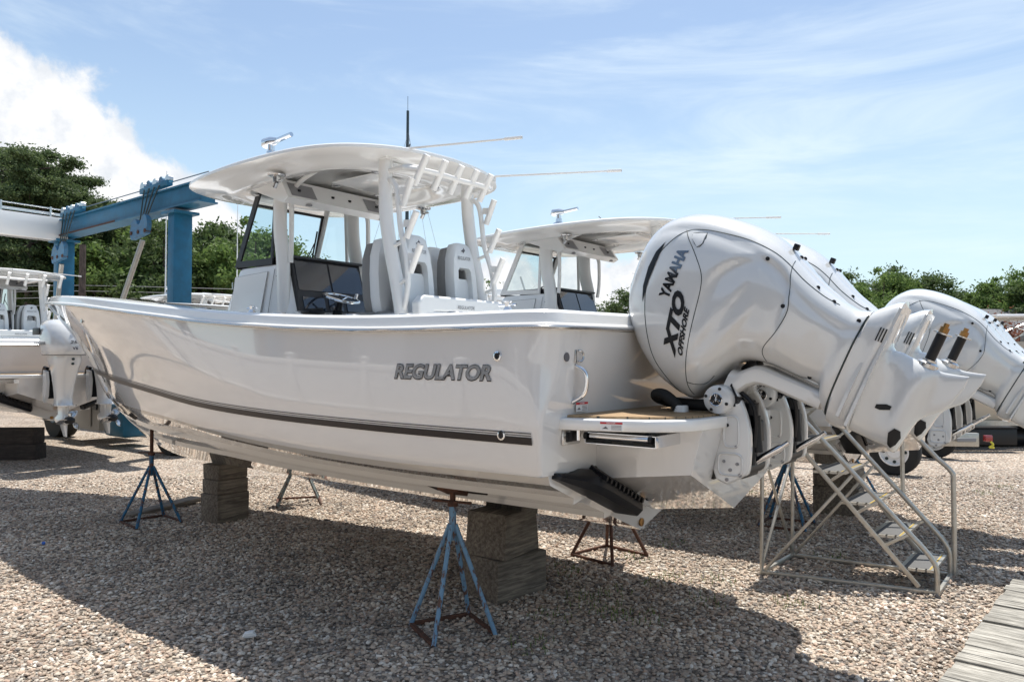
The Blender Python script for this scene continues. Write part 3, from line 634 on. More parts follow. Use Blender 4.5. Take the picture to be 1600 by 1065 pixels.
    mb = MB(); mb.bar(SP(2.765, .41, 3.27), SP(2.765, -.41, 3.27), .02, .025); mb.bar(SP(3.02, .44, 2.68), SP(3.02, -.44, 2.68), .02, .03); mb.bar(SP(2.77, -.39, 3.27), SP(3.02, -.45, 2.68), .02, .02); mb.build('windscreen_frame', dashb, con)
    mb = MB(); mb.tube(spl([(2.98, -.10, 2.70), (2.88, -.30, 2.86), (2.86, -.36, 3.0)]), .006, 6); mb.tube(spl([(2.98, -.06, 2.70), (2.89, -.27, 2.85)]), .006, 6); mb.tube(spl([(2.95, -.385, 2.78), (2.80, -.35, 3.12)]), .009, 6); mb.build('wiper', blackp, con)
    mb = MB(); mb.box(SP(2.66, -.22, 2.75), (.12, .12, .06), None, .02); mb.build('compass', blackp, con)
    # dash
    mb = MB(); mb.prism(spl([(2.20, .40, 2.72), (2.75, .40, 2.72), (2.75, .40, 2.64), (2.10, .40, 2.20), (2.04, .40, 2.20)]), (0, -.80*big, 0)); ds = mb.build('dash_panel', dashb, con)
    mb = MB(); mb.prism(spl([(2.16, .42, 2.735), (2.78, .42, 2.735), (2.78, .42, 2.715), (2.16, .42, 2.715)]), (0, -.84*big, 0)); mb.build('dash_hood', dashb, ds)
    def dpt(u, v_, o=0):   # dash face: u 0..1 port->starboard, v 0..1 bottom->top
        return SP(lerp(2.04, 2.20, v_)-o, .40-.80*u, lerp(2.20, 2.72, v_))
    for u0, u1, v0, v1 in ((.03, .485, .42, .94), (.515, .97, .42, .94), (.06, .36, .06, .30), (.42, .62, .08, .30), (.68, .95, .08, .30)):
        mb = MB(); mb.add([dpt(u0, v0, .008), dpt(u1, v0, .008), dpt(u1, v1, .008), dpt(u0, v1, .008)]+[dpt(u0, v0), dpt(u1, v0), dpt(u1, v1), dpt(u0, v1)], [(0, 1, 2, 3), (0, 4, 5, 1), (1, 5, 6, 2), (2, 6, 7, 3), (3, 7, 4, 0)]); mb.build('display_screen', screen, ds)
    # helm shelf, wheel, throttle
    mb = MB(); mb.prism(spl([(2.05, .46, 2.22), (1.72, .46, 2.12), (1.68, .46, 2.0), (1.68, .46, 1.6), (2.10, .46, 1.6)]), (0, -.92*big, 0)); mb.build('helm_shelf', gelw, con)
    mb = MB(); mb.tube(spl([(1.98, .05, 2.17), (1.95, .05, 2.24)]), .045, 14); mb.tube(spl([(1.95, .05, 2.24), (1.92, .05, 2.33)]), .03, 12); hub = mb.build('wheel_column', blackp, con)
    mb = MB(); C0 = SP(1.91, .05, 2.35); X1 = Vector((0, 1, 0)); X2 = Vector((.93, 0, .30)).normalized()
    mb.tube([C0+.165*(math.cos(a)*X1+math.sin(a)*X2) for a in [2*math.pi*k/32 for k in range(33)]], .012, 8, False)
    for k in range(3):
        a = 2*math.pi*k/3+.5; mb.tube([C0-Vector((.0, 0, .02)), C0+.16*(math.cos(a)*X1+math.sin(a)*X2)], .009, 8)
    mb.tube([C0+.165*-X1, C0+.165*-X1+Vector((-.02, 0, .05))], .017, 10); mb.build('steering_wheel', chrome, con)
    mb = MB(); mb.box(SP(1.88, -.25, 2.19), (.13, .08, .08), None, .01); mb.tube(spl([(1.88, -.22, 2.2), (1.82, -.22, 2.33)]), .012, 8); mb.tube(spl([(1.88, -.28, 2.2), (1.83, -.28, 2.35)]), .012, 8); mb.build('throttle', chrome, con)
    mb = MB(); mb.box(SP(1.92, .36, 2.205), (.12, .18, .03), None, .008); mb.tube(spl([(1.95, .44, 2.22), (1.85, .30, 2.235)]), .012, 6); mb.build('control_pad', blackp, con)
    # T-top pillars
    hz = 3.40
    for sg in (1, -1):
        mb = MB(); P_ = spl([(2.24, sg*.43, 1.9), (2.26, sg*.435, 2.64), (2.32, sg*.43, 3.0), (2.33, sg*.42, hz)]); mb.tube(smooth_path(P_, 4), .085*big, 16, flat=.55)
        P_ = spl([(2.14, sg*.44, 2.66), (2.12, sg*.45, 2.85), (2.12, sg*.45, 3.14), (2.14, sg*.45, 3.24), (2.05, sg*.47, 3.32), (1.85, sg*.5, 3.38), (1.62, sg*.52, 3.42)]); mb.tube(smooth_path(P_, 5), .022*big, 10)
        mb.build('front_pillar', tubew, root, 60)
        mb = MB(); P_ = spl([(.60, sg*.52, 1.40), (.615, sg*.51, 2.05), (.68, sg*.50, 2.36), (.755, sg*.50, 2.64), (.81, sg*.50, 2.92), (.83, sg*.49, 3.15), (.83, sg*.49, hz-.02)]); mb.tube(smooth_path(P_, 4), .055*big, 14)
        mb.box(SP(.83, sg*.49, hz-.03), (.16, .14, .02), None, .004)
        lg = mb.build('rear_pillar', tubew, root, 60)
        P_ = spl([(.80, sg*.49, 3.20), (.735, sg*.50, 3.18), (.69, sg*.50, 3.10), (.665, sg*.50, 2.95), (.64, sg*.50, 2.78), (.57, sg*.51, 2.57), (.54, sg*.52, 2.38), (.555, sg*.52, 2.26), (.60, sg*.51, 2.16), (.64, sg*.51, 2.10)])
        mb = MB(); mb.tube(smooth_path(P_, 5), .022*big, 10); 
        for a, b_ in (((.755, .50, 2.66), (.60, .50, 2.70)), ((.68, .50, 2.36), (.545, .52, 2.40))): mb.tube([SP(a[0], sg*a[1], a[2]), SP(b_[0], sg*b_[1], b_[2])], .016*big, 8)
        mb.tube([SP(.80, sg*.49, 3.27), SP(.62, sg*.46, 3.29), SP(.50, sg*.42, 3.26)], .022*big, 8)
        mb.build('grab_rail', tubew, lg, 60)
        for (s0, z0), (s1, z1) in (((.525, 3.175), (.62, 2.97)), ((.47, 2.91), (.58, 2.72)), ((.425, 2.655), (.535, 2.45))):
            mb = MB(); a, b_ = SP(s0, sg*.50, z0), SP(s1, sg*.50, z1); mb.tube([b_, b_+(a-b_)*.98, a], [.026*big, .026*big, .029*big], 14); mb.bar((a*.55+b_*.45), (a*.55+b_*.45)+Vector((.09*big, 0, .01)), .012, .055)
            mb.build('rod_holder', tubew, lg, 60)
    # rocket launchers across the back of the top
    for k, t_ in enumerate((.45, .24, .05, -.14, -.32)) if kind != 'left' else enumerate((.8, .5, .2, -.1, -.4, -.7)):
        mb = MB(); a, b_ = SP(.41+.04*abs(t_)*0, t_, 3.345), SP(.545, t_, 3.135); mb.tube([b_, b_+(a-b_)*.97, a], [.027*big, .027*big, .030*big], 14); mb.build('rod_holder', tubew, root, 60)
    mb = MB(); mb.tube(smooth_path(spl([(.62, .50, 3.27), (.50, .40, 3.25), (.47, .2, 3.245), (.47, 0, 3.24), (.47, -.2, 3.245), (.50, -.40, 3.25), (.62, -.50, 3.27)])), .022*big, 10); mb.build('rod_holder_bar', tubew, root, 60)
    # hardtop: rounded planform, cambered slab with recessed soffit
    half = [(3.42, 0), (3.40, .35), (3.30, .62), (3.12, .86), (2.85, 1.00), (2.3, 1.08), (1.7, 1.10), (1.2, 1.06), (.88, .93), (.68, .70), (.57, .40), (.53, 0)]
    hp = smooth_path([(a, b_, 0) for a, b_ in half], 4); pl2 = [(p.x, p.y) for p in hp]; pl2 = pl2+[(a, -b_) for a, b_ in pl2[::-1][1:-1]]
    cx = 1.95
    def ringh(sc_, z_, camb): return [SP(cx+(a-cx)*sc_, b_*sc_, z_+camb*(1-(b_*sc_/1.1)**2)+camb*.6*(1-((cx+(a-cx)*sc_-cx)/1.5)**2)) for a, b_ in pl2]
    mb = MB(); mb.rings([ringh(.02, 3.36, .05), ringh(.55, 3.345, .05), ringh(.56, 3.34, .05), ringh(.60, 3.285, .045), ringh(.74, 3.275, .045), ringh(.77, 3.30, .045), ringh(.90, 3.325, .045), ringh(.985, 3.347, .045), ringh(1.0, 3.355, .045), ringh(1.0, 3.378, .045), ringh(.985, 3.39, .045), ringh(.94, 3.40, .045), ringh(.5, 3.43, .05), ringh(.02, 3.435, .05)])
    ht = mb.build('hardtop', mat('hardtop_cream', (.86, .85, .825), .18, 0, .6) if kind == 'twin' else bpy.data.materials['hardtop_cream'], root, 50)
    mb = MB(); mb.prism(spl([(2.05, .62, 3.38), (1.93, .62, 3.20), (2.0, .62, 3.16), (2.50, .62, 3.34), (2.50, .62, 3.38)]), (0, -1.24*big, 0)); eb = mb.build('overhead_locker', gelw, ht)
    def ob(u, v_, o=.004): return SP(lerp(1.93, 2.05, v_)-o, .62-1.24*u, lerp(3.20, 3.38, v_)-o*.3)
    for u0, u1, m_ in ((.04, .26, lead), (.30, .70, gelw), (.74, .96, lead)):
        mb = MB(); mb.add([ob(u0, .15), ob(u1, .15), ob(u1, .85), ob(u0, .85)], [(0, 1, 2, 3)]); mb.build('locker_hatch', m_, eb)
    for u in (.12, .42, .58, .85): mb = MB(); mb.box(ob(u, .5, .012), (.02, .025, .02), None, .003); mb.build('latch', blackp, eb)
    for u in (.2, .9): mb = MB(); mb.lathe([(0, 0), (.03, 0), (.03, .012), (0, .012)], SP(1.97, .62-1.24*u, 3.165), 'Z', 14, False); mb.build('speaker', lead, eb)
    for s, t_ in ((1.75, .86), (1.75, -.86)):
        mb = MB(); c0 = SP(s, t_, 3.315); mb.lathe([(0, .0), (.075, 0), (.07, -.012), (.035, -.02), (.03, -.06), (0, -.06)], c0, 'Z', 20, False); mb.tube([c0+Vector((0, 0, -.06)), c0+Vector((.03, 0, -.10))], .018, 8); mb.tube([c0+Vector((-.02, 0, -.05)), c0+Vector((-.07, 0, -.055))], .01, 8); mb.build('outrigger_base', steel, ht)
    mb = MB(); c0 = SP(1.86, .84, 3.45); mb.lathe([(0, 0), (.055, 0), (.05, .02), (.03, .03), (.028, .06), (.022, .065), (.022, .10), (0, .10)], c0, 'Z', 18, False); mb.tube([c0+Vector((.07, 0, .10)), c0+Vector((.055, 0, .118)), c0+Vector((.0, 0, .12)), c0+Vector((-.06, 0, .115))], [.022, .034, .030, .018], 12); mb.tube([c0+Vector((-.06, 0, .118)), c0+Vector((-.20, 0, .128))], .014, 10); mb.v = [tuple(c0+(Vector(v)-c0)*1.4) for v in mb.v]; mb.build('searchlight', chrome, ht)
    for s_, t_, a, b_ in ((1.45, .0, .55, .62), (.95, .0, .30, .9), (2.85, 0, .35, 1.0)):
        mb = MB(); mb.box(SP(s_, t_, 3.352), (a, b_, .012), None, .005); mb.build('soffit_panel', gelw, ht)
    for s_, t_ in ((1.1, .35), (1.1, -.35), (1.75, .25), (1.75, -.25)):
        mb = MB(); mb.lathe([(0, 0), (.04, 0), (.04, -.01), (.03, -.014), (0, -.014)], SP(s_, t_, 3.344), 'Z', 16, False); mb.build('dome_light', steel, ht)
    # whip antennas folded aft
    for a, b_ in (((.98, .45, 3.47), (-.50, .45, 3.31)), ((.62, -.62, 3.42), (-.67, -.62, 3.27))):
        mb = MB(); a, b_ = SP(*a), SP(*b_); mb.tube([a, lerp(a, b_, .88), b_], [.010, .007, .006], 8); mb.tube([lerp(a, b_, .9), b_], .012, 8); mb.tube([a-Vector((0, 0, .05)), a], .012, 8); mb.build('whip_antenna', tubew, ht)
    mb = MB(); mb.tube([SP(1.35, .7, 3.46), SP(1.42, .7, 3.53)], .005, 6); mb.build('stub_antenna', blackp, ht)
    # seats: two rows of two
    sc1 = seatw; sc2 = seatg if kind != 'triple' else seato
    def seat_back(s, t_, flip, hole):
        # shell outline in (t,z), thickened along s and raked aft
        o = [(a*.80, z_-.07) for a, z_ in [(-.10, 2.10), (-.165, 2.15), (-.195, 2.35), (-.19, 2.55), (-.165, 2.72), (-.11, 2.84), (-.05, 2.855), (.05, 2.855), (.11, 2.84), (.165, 2.72), (.19, 2.55), (.195, 2.35), (.165, 2.15), (.10, 2.10)]]
        def pt(a, z_, d): return SP(s+.28*(2.8-z_)*-.35+(.05 if flip else 0)+d, t_+a, z_)
        def body(o_, d0, d1, nm_, m_):
            m = MB(); cn = [0, 2.46]; rr_ = []
            hl = [(a, z_) for a, z_ in [(-.05, 2.17), (-.075, 2.19), (-.085, 2.28), (-.085, 2.38), (-.085, 2.48), (-.08, 2.54), (-.06, 2.565), (.06, 2.565), (.08, 2.54), (.085, 2.48), (.085, 2.38), (.085, 2.28), (.075, 2.19), (.05, 2.17)]]
            sh = lambda q, o2: [(cn[0]+(a-cn[0])*q, cn[1]+(z_-cn[1])*q) for a, z_ in o2]
            if hole: seq = [(hl, d1), (hl, d0), (sh(.93, o_), d0), (sh(.99, o_), lerp(d0, d1, .2)), (o_, lerp(d0, d1, .5)), (sh(.99, o_), lerp(d0, d1, .8)), (sh(.93, o_), d1), (hl, d1)]
            else: seq = [(sh(.02, o_), d0), (sh(.90, o_), d0), (sh(.985, o_), lerp(d0, d1, .2)), (o_, lerp(d0, d1, .5)), (sh(.985, o_), lerp(d0, d1, .8)), (sh(.90, o_), d1), (sh(.02, o_), d1)]
            m.rings([[pt(a, z_, dd) for a, z_ in o2] for o2, dd in seq], not hole); return m.build(nm_, m_, None, 50, weld=.0005)
        st_ = body(o, -.05, .06, 'helm_seat', sc1); st_.parent = root
        g_ = body([(a*1.02, 2.12+(z_-2.10)*.93) for a, z_ in o], .05, .15, 'seat_cushion', sc2); g_.parent = st_
        m = MB(); m.box(pt(0, 2.12, .17), (.34, .38, .10), None, .03); x_ = m.build('seat_base', sc2, st_)
        if hole:
            m = MB(); oo = [(-.088, 2.17), (-.088, 2.44), (-.07, 2.475), (.07, 2.475), (.088, 2.44), (.088, 2.17)]; m.prism([pt(a, z_, .0) for a, z_ in oo], (.03, 0, 0)); m.build('back_pocket', sc1, st_)
            m = MB(); m.prism([pt(a, z_, .012) for a, z_ in ((-.088, 2.17), (-.088, 2.56), (-.066, 2.56), (-.066, 2.17))], (.06, 0, 0)); m.build('seat_piping', sc2, st_)
            m = MB(); put_text(m, 'REGULATOR', lambda u, v_: pt(.08-.16*u, 2.635+.03*v_, -.053), shear=.2); m.add([pt(a, z_, -.053) for a, z_ in ((.01, 2.69), (-.02, 2.72), (.0, 2.745))], [(0, 1, 2)]); m.add([pt(a, z_, -.053) for a, z_ in ((.035, 2.71), (-.005, 2.70), (.005, 2.73))], [(0, 1, 2)]); m.build('seat_logo', greytx, st_)
    for t_ in (.27, -.27):
        seat_back(1.06, t_*1.08, False, False); seat_back(.74, t_, False, True)
    # leaning post pedestal and aft bench
    mb = MB(); mb.box(SP(.95, 0, 1.75), (.9*big, .98*big, .8*big), None, .03); mb.build('leaning_post', gelw, root)
    mb = MB(); o = [(.52, 2.12), (.53, 2.22), (.47, 2.275), (-.47, 2.275), (-.53, 2.22), (-.52, 2.12), (-.40, 2.10), (-.35, 2.15), (-.1, 2.16), (.1, 2.16), (.35, 2.15), (.40, 2.10)]
    mb.prism([SP(.50, a, z_) for a, z_ in o], (-.09, 0, 0)); bk_ = mb.build('bench_back', sc1, root); md = bk_.modifiers.new('b', 'BEVEL'); md.width = .02; md.segments = 3
    mb = MB(); mb.box(SP(.46, 0, 2.02), (.12*big, .94*big, .28*big), None, .04); bq = mb.build('bench_cushion', sc1, root)
    mb = MB()
    for k in range(15):
        a = -.42+.06*k; mb.tube([SP(.40, a, 1.95), SP(.397, a+.02, 2.05), SP(.40, a, 2.12)], .003, 4)
    mb.build('cushion_stitching', lead, bq)
    mb = MB(); put_text(mb, 'REGULATOR', lambda u, v_: SP(.405, .10-.20*u, 2.185+.028*v_), shear=.2); mb.build('bench_logo', greytx, root)
    # gunwale hardware
    for s, t_ in ((1.36, 1.33), (-1.05, 1.30)):
        mb = MB(); z_ = sm(s, GZ)+.105; mb.lathe([(0, 0), (.03, 0), (.022, .01), (.016, .02), (.02, .045), (.026, .05), (0, .052)], (s, t_, z_), 'Z', 16, False); mb.tube([(s+.06, t_, z_+.03), (s-.06, t_, z_+.03)], .007, 8); mb.build('cleat', chrome, root)
    for s in (2.0, 1.0, .2, -.3, -.7): mb = MB(); mb.lathe([(0, 0), (.05, 0), (.045, .006), (0, .006)], (s, 1.34, sm(s, GZ)+.105), 'Z', 16, False); mb.build('flush_rod_holder', steel, root)
    return root
BX, BY = -.049, 5.752; UA = math.atan2(.6167, -.7872)
U = Vector((-.7872, .6167, 0)); PV = Vector((-.6167, -.7872, 0))
def bw(s, t_, z_=0): return Vector((BX, BY, z_))+U*s+PV*t_
main = make_boat('centre_console_boat', 'large white boat in the foreground with black side stripe and two tilted white outboards', 'twin')
main.location = (BX, BY, 0); main.rotation_euler = (0, 0, UA)
for t_ in (.35, -.35): make_engine(main, (-2.05, t_, 1.52), R(66.3))
# cable hose on the platform
hs = MB()
def hose(P_, r_):
    Q = smooth_path(P_, 22); hs.tube(Q, [r_*(1+.05*math.cos(i*3.14159)) for i in range(len(Q))], 12)
hose([(-1.70, .52, 1.475), (-1.67, .53, 1.53), (-1.60, .52, 1.575), (-1.53, .48, 1.575), (-1.52, .42, 1.55), (-1.62, .40, 1.525), (-1.78, .42, 1.52), (-1.92, .42, 1.52), (-2.0, .42, 1.52)], .033); hs.build('rigging_hose', rubber, main, 80)
hs = MB(); hs.lathe([(0, 0), (.045, 0), (.042, .04), (.036, .045), (0, .045)], (-1.705, .52, 1.475), 'Z', 18, False); hs.build('hose_flange', gelw, main)
trip = make_boat('centre_console_boat', 'second white boat standing behind the foreground boat, tan seats and outboards at the far right', 'triple')
trip.location = bw(-.35, -4.05); trip.rotation_euler = (0, 0, UA)
for t_ in (.7, 0, -.7): e_ = make_engine(trip, (-2.16, t_, 1.38), R(61.5), False); e_.scale = (.93, .93, .93)
left = make_boat('centre_console_boat', 'white boat at the far left seen from astern with two upright outboards and propellers', 'left')
LB_ = Vector((-8.05, 13.1, .07)); left.location = LB_+U*1.17; left.rotation_euler = (0, 0, UA)
for t_ in (.33, -.33): e_ = make_upright_engine(left, (-2.12, t_, 1.50)); e_.scale = (1.08, 1.05, .93)
far = copy_tree(left); far['label'] = 'white boat far behind the travel lift post, only its top and antennas showing'
for ch in [k for k in bpy.data.objects if k.parent == far and k.name.startswith('outboard')]:
    for g_ in [k for k in bpy.data.objects if k.parent == ch]: bpy.data.objects.remove(g_)
    bpy.data.objects.remove(ch)
far.location = Vector((-6.75, 18.6, 0)); far.rotation_euler = (0, 0, UA+R(4))
for s_, t_, h_ in ((1.9, .9, 3.2), (1.2, -.7, 2.6)):
    mb = MB(); mb.tube([(s_, t_, 3.4), (s_, t_, 3.4+h_)], [.02, .008], 8); mb.build('whip_antenna', tubew, far)
#@@PART2
# ------------------------------------------------------------ ground
gm = bpy.data.materials.new('gravel'); gm.use_nodes = True; t = gm.node_tree; b = t.nodes['Principled BSDF']; b.inputs['Roughness'].default_value = .9; b.inputs['Specular IOR Level'].default_value = .2
g = N(t, 'ShaderNodeTexCoord')
def stone_ramp(t, fac):
    r_ = N(t, 'ShaderNodeValToRGB'); L(t, fac, r_.inputs[0]); e = r_.color_ramp; e.interpolation = 'LINEAR'
    cols = [(0, (.15, .125, .10)), (.12, (.25, .225, .205)), (.28, (.41, .32, .25)), (.45, (.53, .445, .355)), (.6, (.48, .35, .27)), (.74, (.55, .475, .39)), (.88, (.63, .56, .475)), (1, (.75, .70, .63))]
    while len(e.elements) < len(cols): e.elements.new(.5)
    for el, (p, c) in zip(e.elements, cols): el.position = p; el.color = (*c, 1)
    return r_.outputs[0]
vo = N(t, 'ShaderNodeTexVoronoi'); vo.inputs['Scale'].default_value = 36; vo.inputs['Randomness'].default_value = 1; L(t, g.outputs['Object'], vo.inputs['Vector'])
sc_ = N(t, 'ShaderNodeSeparateColor'); L(t, vo.outputs['Color'], sc_.inputs[0])
base = stone_ramp(t, sc_.outputs[0])
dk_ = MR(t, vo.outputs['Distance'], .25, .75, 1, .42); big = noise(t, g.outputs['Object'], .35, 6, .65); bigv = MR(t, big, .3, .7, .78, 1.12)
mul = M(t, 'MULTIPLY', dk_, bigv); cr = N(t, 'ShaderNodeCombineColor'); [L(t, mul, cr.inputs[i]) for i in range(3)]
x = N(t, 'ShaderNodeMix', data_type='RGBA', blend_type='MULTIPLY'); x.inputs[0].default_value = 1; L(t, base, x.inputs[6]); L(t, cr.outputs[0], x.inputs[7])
# grass showing through in places
gr = noise(t, g.outputs['Object'], .55, 8, .7, .3); gmask = M(t, 'MULTIPLY', MR(t, gr, .60, .72), MR(t, noise(t, g.outputs['Object'], 14, 4), .45, .6))
y = N(t, 'ShaderNodeMix', data_type='RGBA'); L(t, gmask, y.inputs[0]); L(t, x.outputs[2], y.inputs[6]); y.inputs[7].default_value = (.10, .13, .05, 1)
L(t, y.outputs[2], b.inputs['Base Color'])
bp = N(t, 'ShaderNodeBump'); bp.inputs['Strength'].default_value = .9; bp.inputs['Distance'].default_value = .012; bp.invert = True; L(t, vo.outputs['Distance'], bp.inputs['Height']); L(t, bp.outputs[0], b.inputs['Normal'])
mb = MB(); n_ = 40
gx = [-1500, -400, -120]+[-60+4*i for i in range(31)]+[120, 400, 1500]; gy = [-1500, -300, -60]+[-20+4*i for i in range(31)]+[200, 600, 1500]
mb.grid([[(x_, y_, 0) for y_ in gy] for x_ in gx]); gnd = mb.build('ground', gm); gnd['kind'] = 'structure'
# real stones over the part of the yard the camera can resolve
def pebbles(name, n, region, smin, smax, mat_):
    ph = (1+5**.5)/2; V0 = np.array([(-1, ph, 0), (1, ph, 0), (-1, -ph, 0), (1, -ph, 0), (0, -1, ph), (0, 1, ph), (0, -1, -ph), (0, 1, -ph), (ph, 0, -1), (ph, 0, 1), (-ph, 0, -1), (-ph, 0, 1)])/math.sqrt(1+ph*ph)
    F0 = np.array([(0, 11, 5), (0, 5, 1), (0, 1, 7), (0, 7, 10), (0, 10, 11), (1, 5, 9), (5, 11, 4), (11, 10, 2), (10, 7, 6), (7, 1, 8), (3, 9, 4), (3, 4, 2), (3, 2, 6), (3, 6, 8), (3, 8, 9), (4, 9, 5), (2, 4, 11), (6, 2, 10), (8, 6, 7), (9, 8, 1)])
    xy = region(n); n = len(xy); sz = smin+(smax-smin)*rng.random(n)**1.8; sc3 = np.stack([sz*(.8+.6*rng.random(n)), sz*(.6+.4*rng.random(n)), sz*(.38+.3*rng.random(n))], 1)
    jit = 1+.28*(rng.random((n, 12))-.5); V = V0[None]*jit[..., None]*sc3[:, None, :]
    a = rng.random(n)*6.283; tl = (rng.random(n)-.5)*.9
    ca, sa, ct, st_ = np.cos(a), np.sin(a), np.cos(tl), np.sin(tl)
    X = V[..., 0]*ct[:, None]+V[..., 2]*st_[:, None]; Z = -V[..., 0]*st_[:, None]+V[..., 2]*ct[:, None]; Y = V[..., 1]
    X2 = X*ca[:, None]-Y*sa[:, None]; Y2 = X*sa[:, None]+Y*ca[:, None]
    V = np.stack([X2+xy[:, 0:1], Y2+xy[:, 1:2], Z+(sz*(.15+.4*rng.random(n)))[:, None]], 2).reshape(-1, 3)
    Fs = (F0[None]+12*np.arange(n)[:, None, None]).reshape(-1, 3)
    me = bpy.data.meshes.new(name); me.vertices.add(len(V)); me.vertices.foreach_set('co', V.ravel().astype(np.float32)); me.loops.add(Fs.size); me.loops.foreach_set('vertex_index', Fs.ravel().astype(np.int32))
    me.polygons.add(len(Fs)); me.polygons.foreach_set('loop_start', np.arange(0, Fs.size, 3, dtype=np.int32)); me.update(calc_edges=True); me.shade_flat(); me.materials.append(mat_)
    o = bpy.data.objects.new(name, me); COL.objects.link(o); return o
pm = bpy.data.materials.new('stones'); pm.use_nodes = True; t = pm.node_tree; b = t.nodes['Principled BSDF']; b.inputs['Roughness'].default_value = .8; b.inputs['Specular IOR Level'].default_value = .3
gi = N(t, 'ShaderNodeNewGeometry'); g = N(t, 'ShaderNodeTexCoord'); pn = noise(t, g.outputs['Object'], .9, 6, .7); pv = MR(t, pn, .33, .66, .66, 1.08); px_ = N(t, 'ShaderNodeMix', data_type='RGBA', blend_type='MULTIPLY'); px_.inputs[0].default_value = 1; L(t, stone_ramp(t, gi.outputs['Random Per Island']), px_.inputs[6])
cr = N(t, 'ShaderNodeCombineColor'); [L(t, pv, cr.inputs[i]) for i in range(3)]; L(t, cr.outputs[0], px_.inputs[7]); L(t, px_.outputs[2], b.inputs['Base Color'])
BWA = Vector((2.39, 4.16, 0)); BWD = Vector((1.953, 2.197, 0)).normalized(); BWN = Vector((BWD.y, -BWD.x, 0))
def region(n):
    y_ = np.sqrt(rng.random(n)*(11.5**2-3.0**2)+3.0**2); x_ = (rng.random(n)*2-1)*(.74*y_+.35)
    k = (x_-BWA.x)*BWN.x+(y_-BWA.y)*BWN.y < .03
    thin = rng.random(n) < np.clip((12-y_)/3.5, 0, 1)
    m = k & thin; return np.stack([x_[m], y_[m]], 1)
pb = pebbles('gravel_stones', 165000, region, .008, .0215, pm); pb['kind'] = 'stuff'; tag(pb, 'loose grey, tan and pink gravel stones covering the yard', 'gravel')
# ------------------------------------------------------------ boardwalk
bd = empty('boardwalk', tuple(BWA), math.atan2(BWD.y, BWD.x), 'weathered grey plank boardwalk at the lower right corner', 'boardwalk')
for k in range(26):
    mb = MB(); wd = .135; y0 = -.02*random.random(); ln_ = 1.9+.05*random.random()
    mb.box((-1.3+k*(wd+.007), -(ln_/2)+y0-.0, .055+.004*random.random()), (wd, ln_, .04), Matrix.Rotation(R(random.uniform(-.6, .6)), 3, 'Z') @ Matrix.Rotation(R(random.uniform(-.7, .7)), 3, 'X'), .005)
    o = mb.build('plank', plankm, bd)
    # grain must run along the board
plankm2 = wood('weathered_plank_long', (.50, .48, .43), (.16, .15, .13), (16, 1.0, 16), .9, .8)
for o in bpy.data.objects:
    if o.parent == bd: o.data.materials[0] = plankm2
# ------------------------------------------------------------ timbers
def block(c, d, rz, label, group, m=timber, taper=0):
    mb = MB(); mb.box((0, 0, d[2]/2), d, None, .012); 
    if taper: mb.v = [(x_*(1-taper*z_/d[2]), y_*(1-taper*.35*z_/d[2]), z_) for x_, y_, z_ in mb.v]
    mb.v = [(x_+.004*math.sin(9*y_+z_*7), y_+.004*math.sin(11*x_+5*z_), z_) for x_, y_, z_ in mb.v]
    o = mb.build('timber_block', m); o.location = c; o.rotation_euler = (0, 0, rz); tag(o, label, 'timber block', group); return o
gk = 'timber blocks under the keels'
az = UA+R(90)
block(bw(.03, -.02), (.52, .42, .31), az+R(-8), 'grey weathered timber block on the gravel, lower of the pair under the foreground boat stern', gk)
block(bw(.03, .0, .312), (.48, .38, .325), az+R(4), 'cracked tapered timber block, upper of the pair under the foreground boat stern', gk, timber, .16)
block(bw(4.08, -.10), (.40, .32, .31), az+R(3), 'dark timber block on the gravel, lowest of three under the foreground boat bow', gk)
block(bw(4.08, -.10, .312), (.38, .32, .155), az, 'middle timber of three under the foreground boat bow', gk)
block(bw(4.08, -.10, .469), (.37, .31, .165), az+R(2), 'topmost timber of three under the foreground boat bow', gk)
block((-8.95, 13.45, 0), (.9, .35, .28), R(4), 'dark timber on the gravel at the left edge, lower of two stacked', gk, darkt)
block((-8.98, 13.47, .282), (.88, .35, .27), R(2), 'dark timber at the left edge, upper of two stacked', gk, darkt)
tb = bw(-1.2, -4.75)
block(tb, (.42, .5, .32), az+R(5), 'timber on the gravel seen through the ladder, lowest under the second boat', gk)
block(tb+Vector((0, 0, .322)), (.40, .48, .20), az, 'timber seen through the ladder, topmost under the second boat', gk)
mb = MB(); mb.box((0, 0, .03), (.95, .2, .05), None, .006); o = mb.build('loose_board', timber); o.location = (-4.15, 8.92, .0); o.rotation_euler = (0, R(-3), R(62)); tag(o, 'loose dark board lying on the gravel behind the bow stand', 'board')
